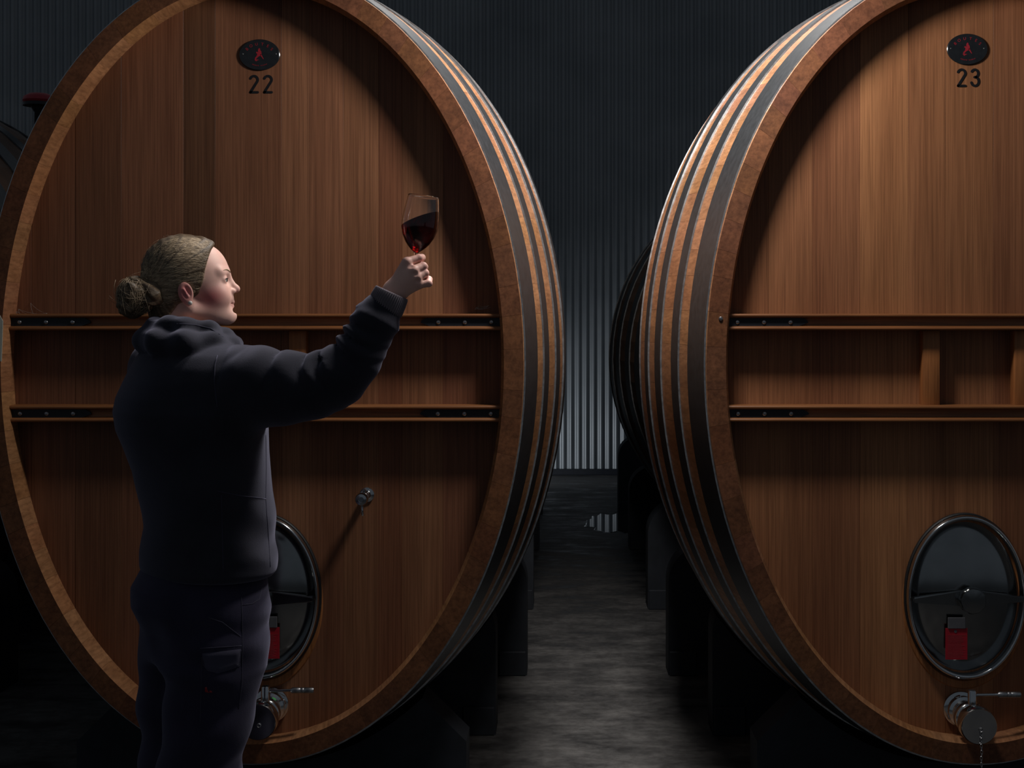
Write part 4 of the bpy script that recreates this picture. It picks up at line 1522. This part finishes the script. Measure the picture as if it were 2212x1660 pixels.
# ------------------------------------------------------------------ the wine glass
def glass_mats():
    g, nt, b = new_mat('clear_glass', 0.0, 0, 0.5)
    b.inputs['Transmission Weight'].default_value = 1.0
    b.inputs['IOR'].default_value = 1.46
    b.inputs['Base Color'].default_value = (1, 1, 1, 1)
    wn, nt2, b2 = new_mat('red_wine', 0.0, 0, 0.5)
    b2.inputs['Transmission Weight'].default_value = 1.0
    b2.inputs['IOR'].default_value = 1.34
    b2.inputs['Base Color'].default_value = (0.75, 0.10, 0.14, 1)
    va = nt2.nodes.new('ShaderNodeVolumeAbsorption')
    va.inputs['Color'].default_value = (0.62, 0.01, 0.045, 1)
    va.inputs['Density'].default_value = 95
    nt2.links.new(va.outputs[0], nt2.nodes['Material Output'].inputs['Volume'])
    return g, wn
M['glass'], M['wine'] = glass_mats()
gdy = HD + .056
g_bot = W(899, 545, gdy)
g_top = W(915, 424, gdy)
axv = (g_top - g_bot); BH = axv.length; axv.normalize()
Mg = axv.to_track_quat('Z', 'Y').to_matrix().to_4x4()
STEM = .072
zb = STEM + .008
def bowl_r(t):
    return float(np.interp(t, [0, .03, .08, .16, .28, .42, .55, .70, .85, 1.0], [.006, .012, .0195, .0285, .0375, .0432, .0440, .0425, .0398, .0368]))
ts = np.linspace(0, 1, 34)
outer = [(bowl_r(t), zb + t * BH) for t in ts]
inner = [(max(bowl_r(t) - (.0014 if t > .1 else .003), .0006), zb + .003 + t * (BH - .003)) for t in ts]
prof = [(0, 0), (.033, 0), (.0336, .0009), (.030, .0022), (.014, .0045), (.006, .0085), (.0040, .016), (.0036, STEM * .6), (.0042, STEM - .006), (.0055, zb - .002)]
prof += outer[0:] + [(outer[-1][0] - .0006, outer[-1][1] + .0006)] + list(reversed(inner)) + [(0, inner[0][1] - .0006)]
foot = g_bot - axv * zb
wg = obj('wine_glass', xform(lathe(prof, 72), Mg), M['glass'], None, smooth=True, loc=foot)
tag(wg, 'stemmed glass of red wine held up in the raised hand', 'wine glass')
# wine, its surface swung up on the right
Mgi = Mg.inverted()
pl = Matrix.Translation(foot) @ Mg
p_l, p_r = W(872, 487, gdy), W(946, 460, gdy)
upn = Vector((-(p_r.z - p_l.z), .10 * (p_r.x - p_l.x), p_r.x - p_l.x)).normalized()
bm = bmesh.new()
wprof = [(0, inner[0][1] - .0003)] + [(r_ + .0004, z_) for r_, z_ in inner]
v_, f_ = lathe([(r_, z_) for r_, z_ in wprof if True], 64)
bv = [bm.verts.new(p) for p in v_]
for q in f_:
    try: bm.faces.new([bv[i] for i in q])
    except ValueError: pass
inv = pl.inverted()
pc_ = inv @ ((p_l + p_r) / 2)
pn_ = (inv.to_3x3() @ upn).normalized()
res = bmesh.ops.bisect_plane(bm, geom=bm.verts[:] + bm.edges[:] + bm.faces[:], plane_co=pc_, plane_no=pn_, clear_outer=True)
bmesh.ops.holes_fill(bm, edges=[e for e in bm.edges if e.is_boundary])
bmesh.ops.recalc_face_normals(bm, faces=bm.faces)
wi = obj('wine', xform(bm_geo(bm), Mg), M['wine'], wg, auto=40)
wi['label'] = 'dark red wine swirled to one side'

# ------------------------------------------------------------------ cobwebs in the corners of the heads
def cobweb(pts, label, seed):
    r6 = random.Random(seed)
    m = M.get('web') or plain('cobweb', (0.45, 0.43, 0.40), 0.8, 0, 0.2, 0.1, 50)
    M['web'] = m
    P = [at(x, y, FACE + RECESS - d) for x, y, d in pts]
    gs = []
    for i in range(9):
        a_, b_ = r6.sample(P, 2)
        m_ = (a_ + b_) / 2 - Vector((0, 0, r6.uniform(.004, .02)))
        gs.append(tube([a_ * (1 - t) ** 2 + m_ * 2 * t * (1 - t) + b_ * t * t for t in np.linspace(0, 1, 7)], .00028, 4))
    o = obj('cobweb', move(merge(*gs), -P[0]), m, loc=P[0])
    tag(o, label, 'cobweb')
cobweb([(34, 672, .002), (40, 668, .03), (66, 655, .001), (102, 677, .03), (72, 678, .05), (46, 690, .055)], 'fine cobweb above the left end of the upper beam on cask 22', 3)
cobweb([(1028, 664, .002), (1034, 661, .001), (1056, 660, .004), (1060, 664, .02), (1026, 667, .015)], 'small wisp of cobweb above the right end of the upper beam', 4)
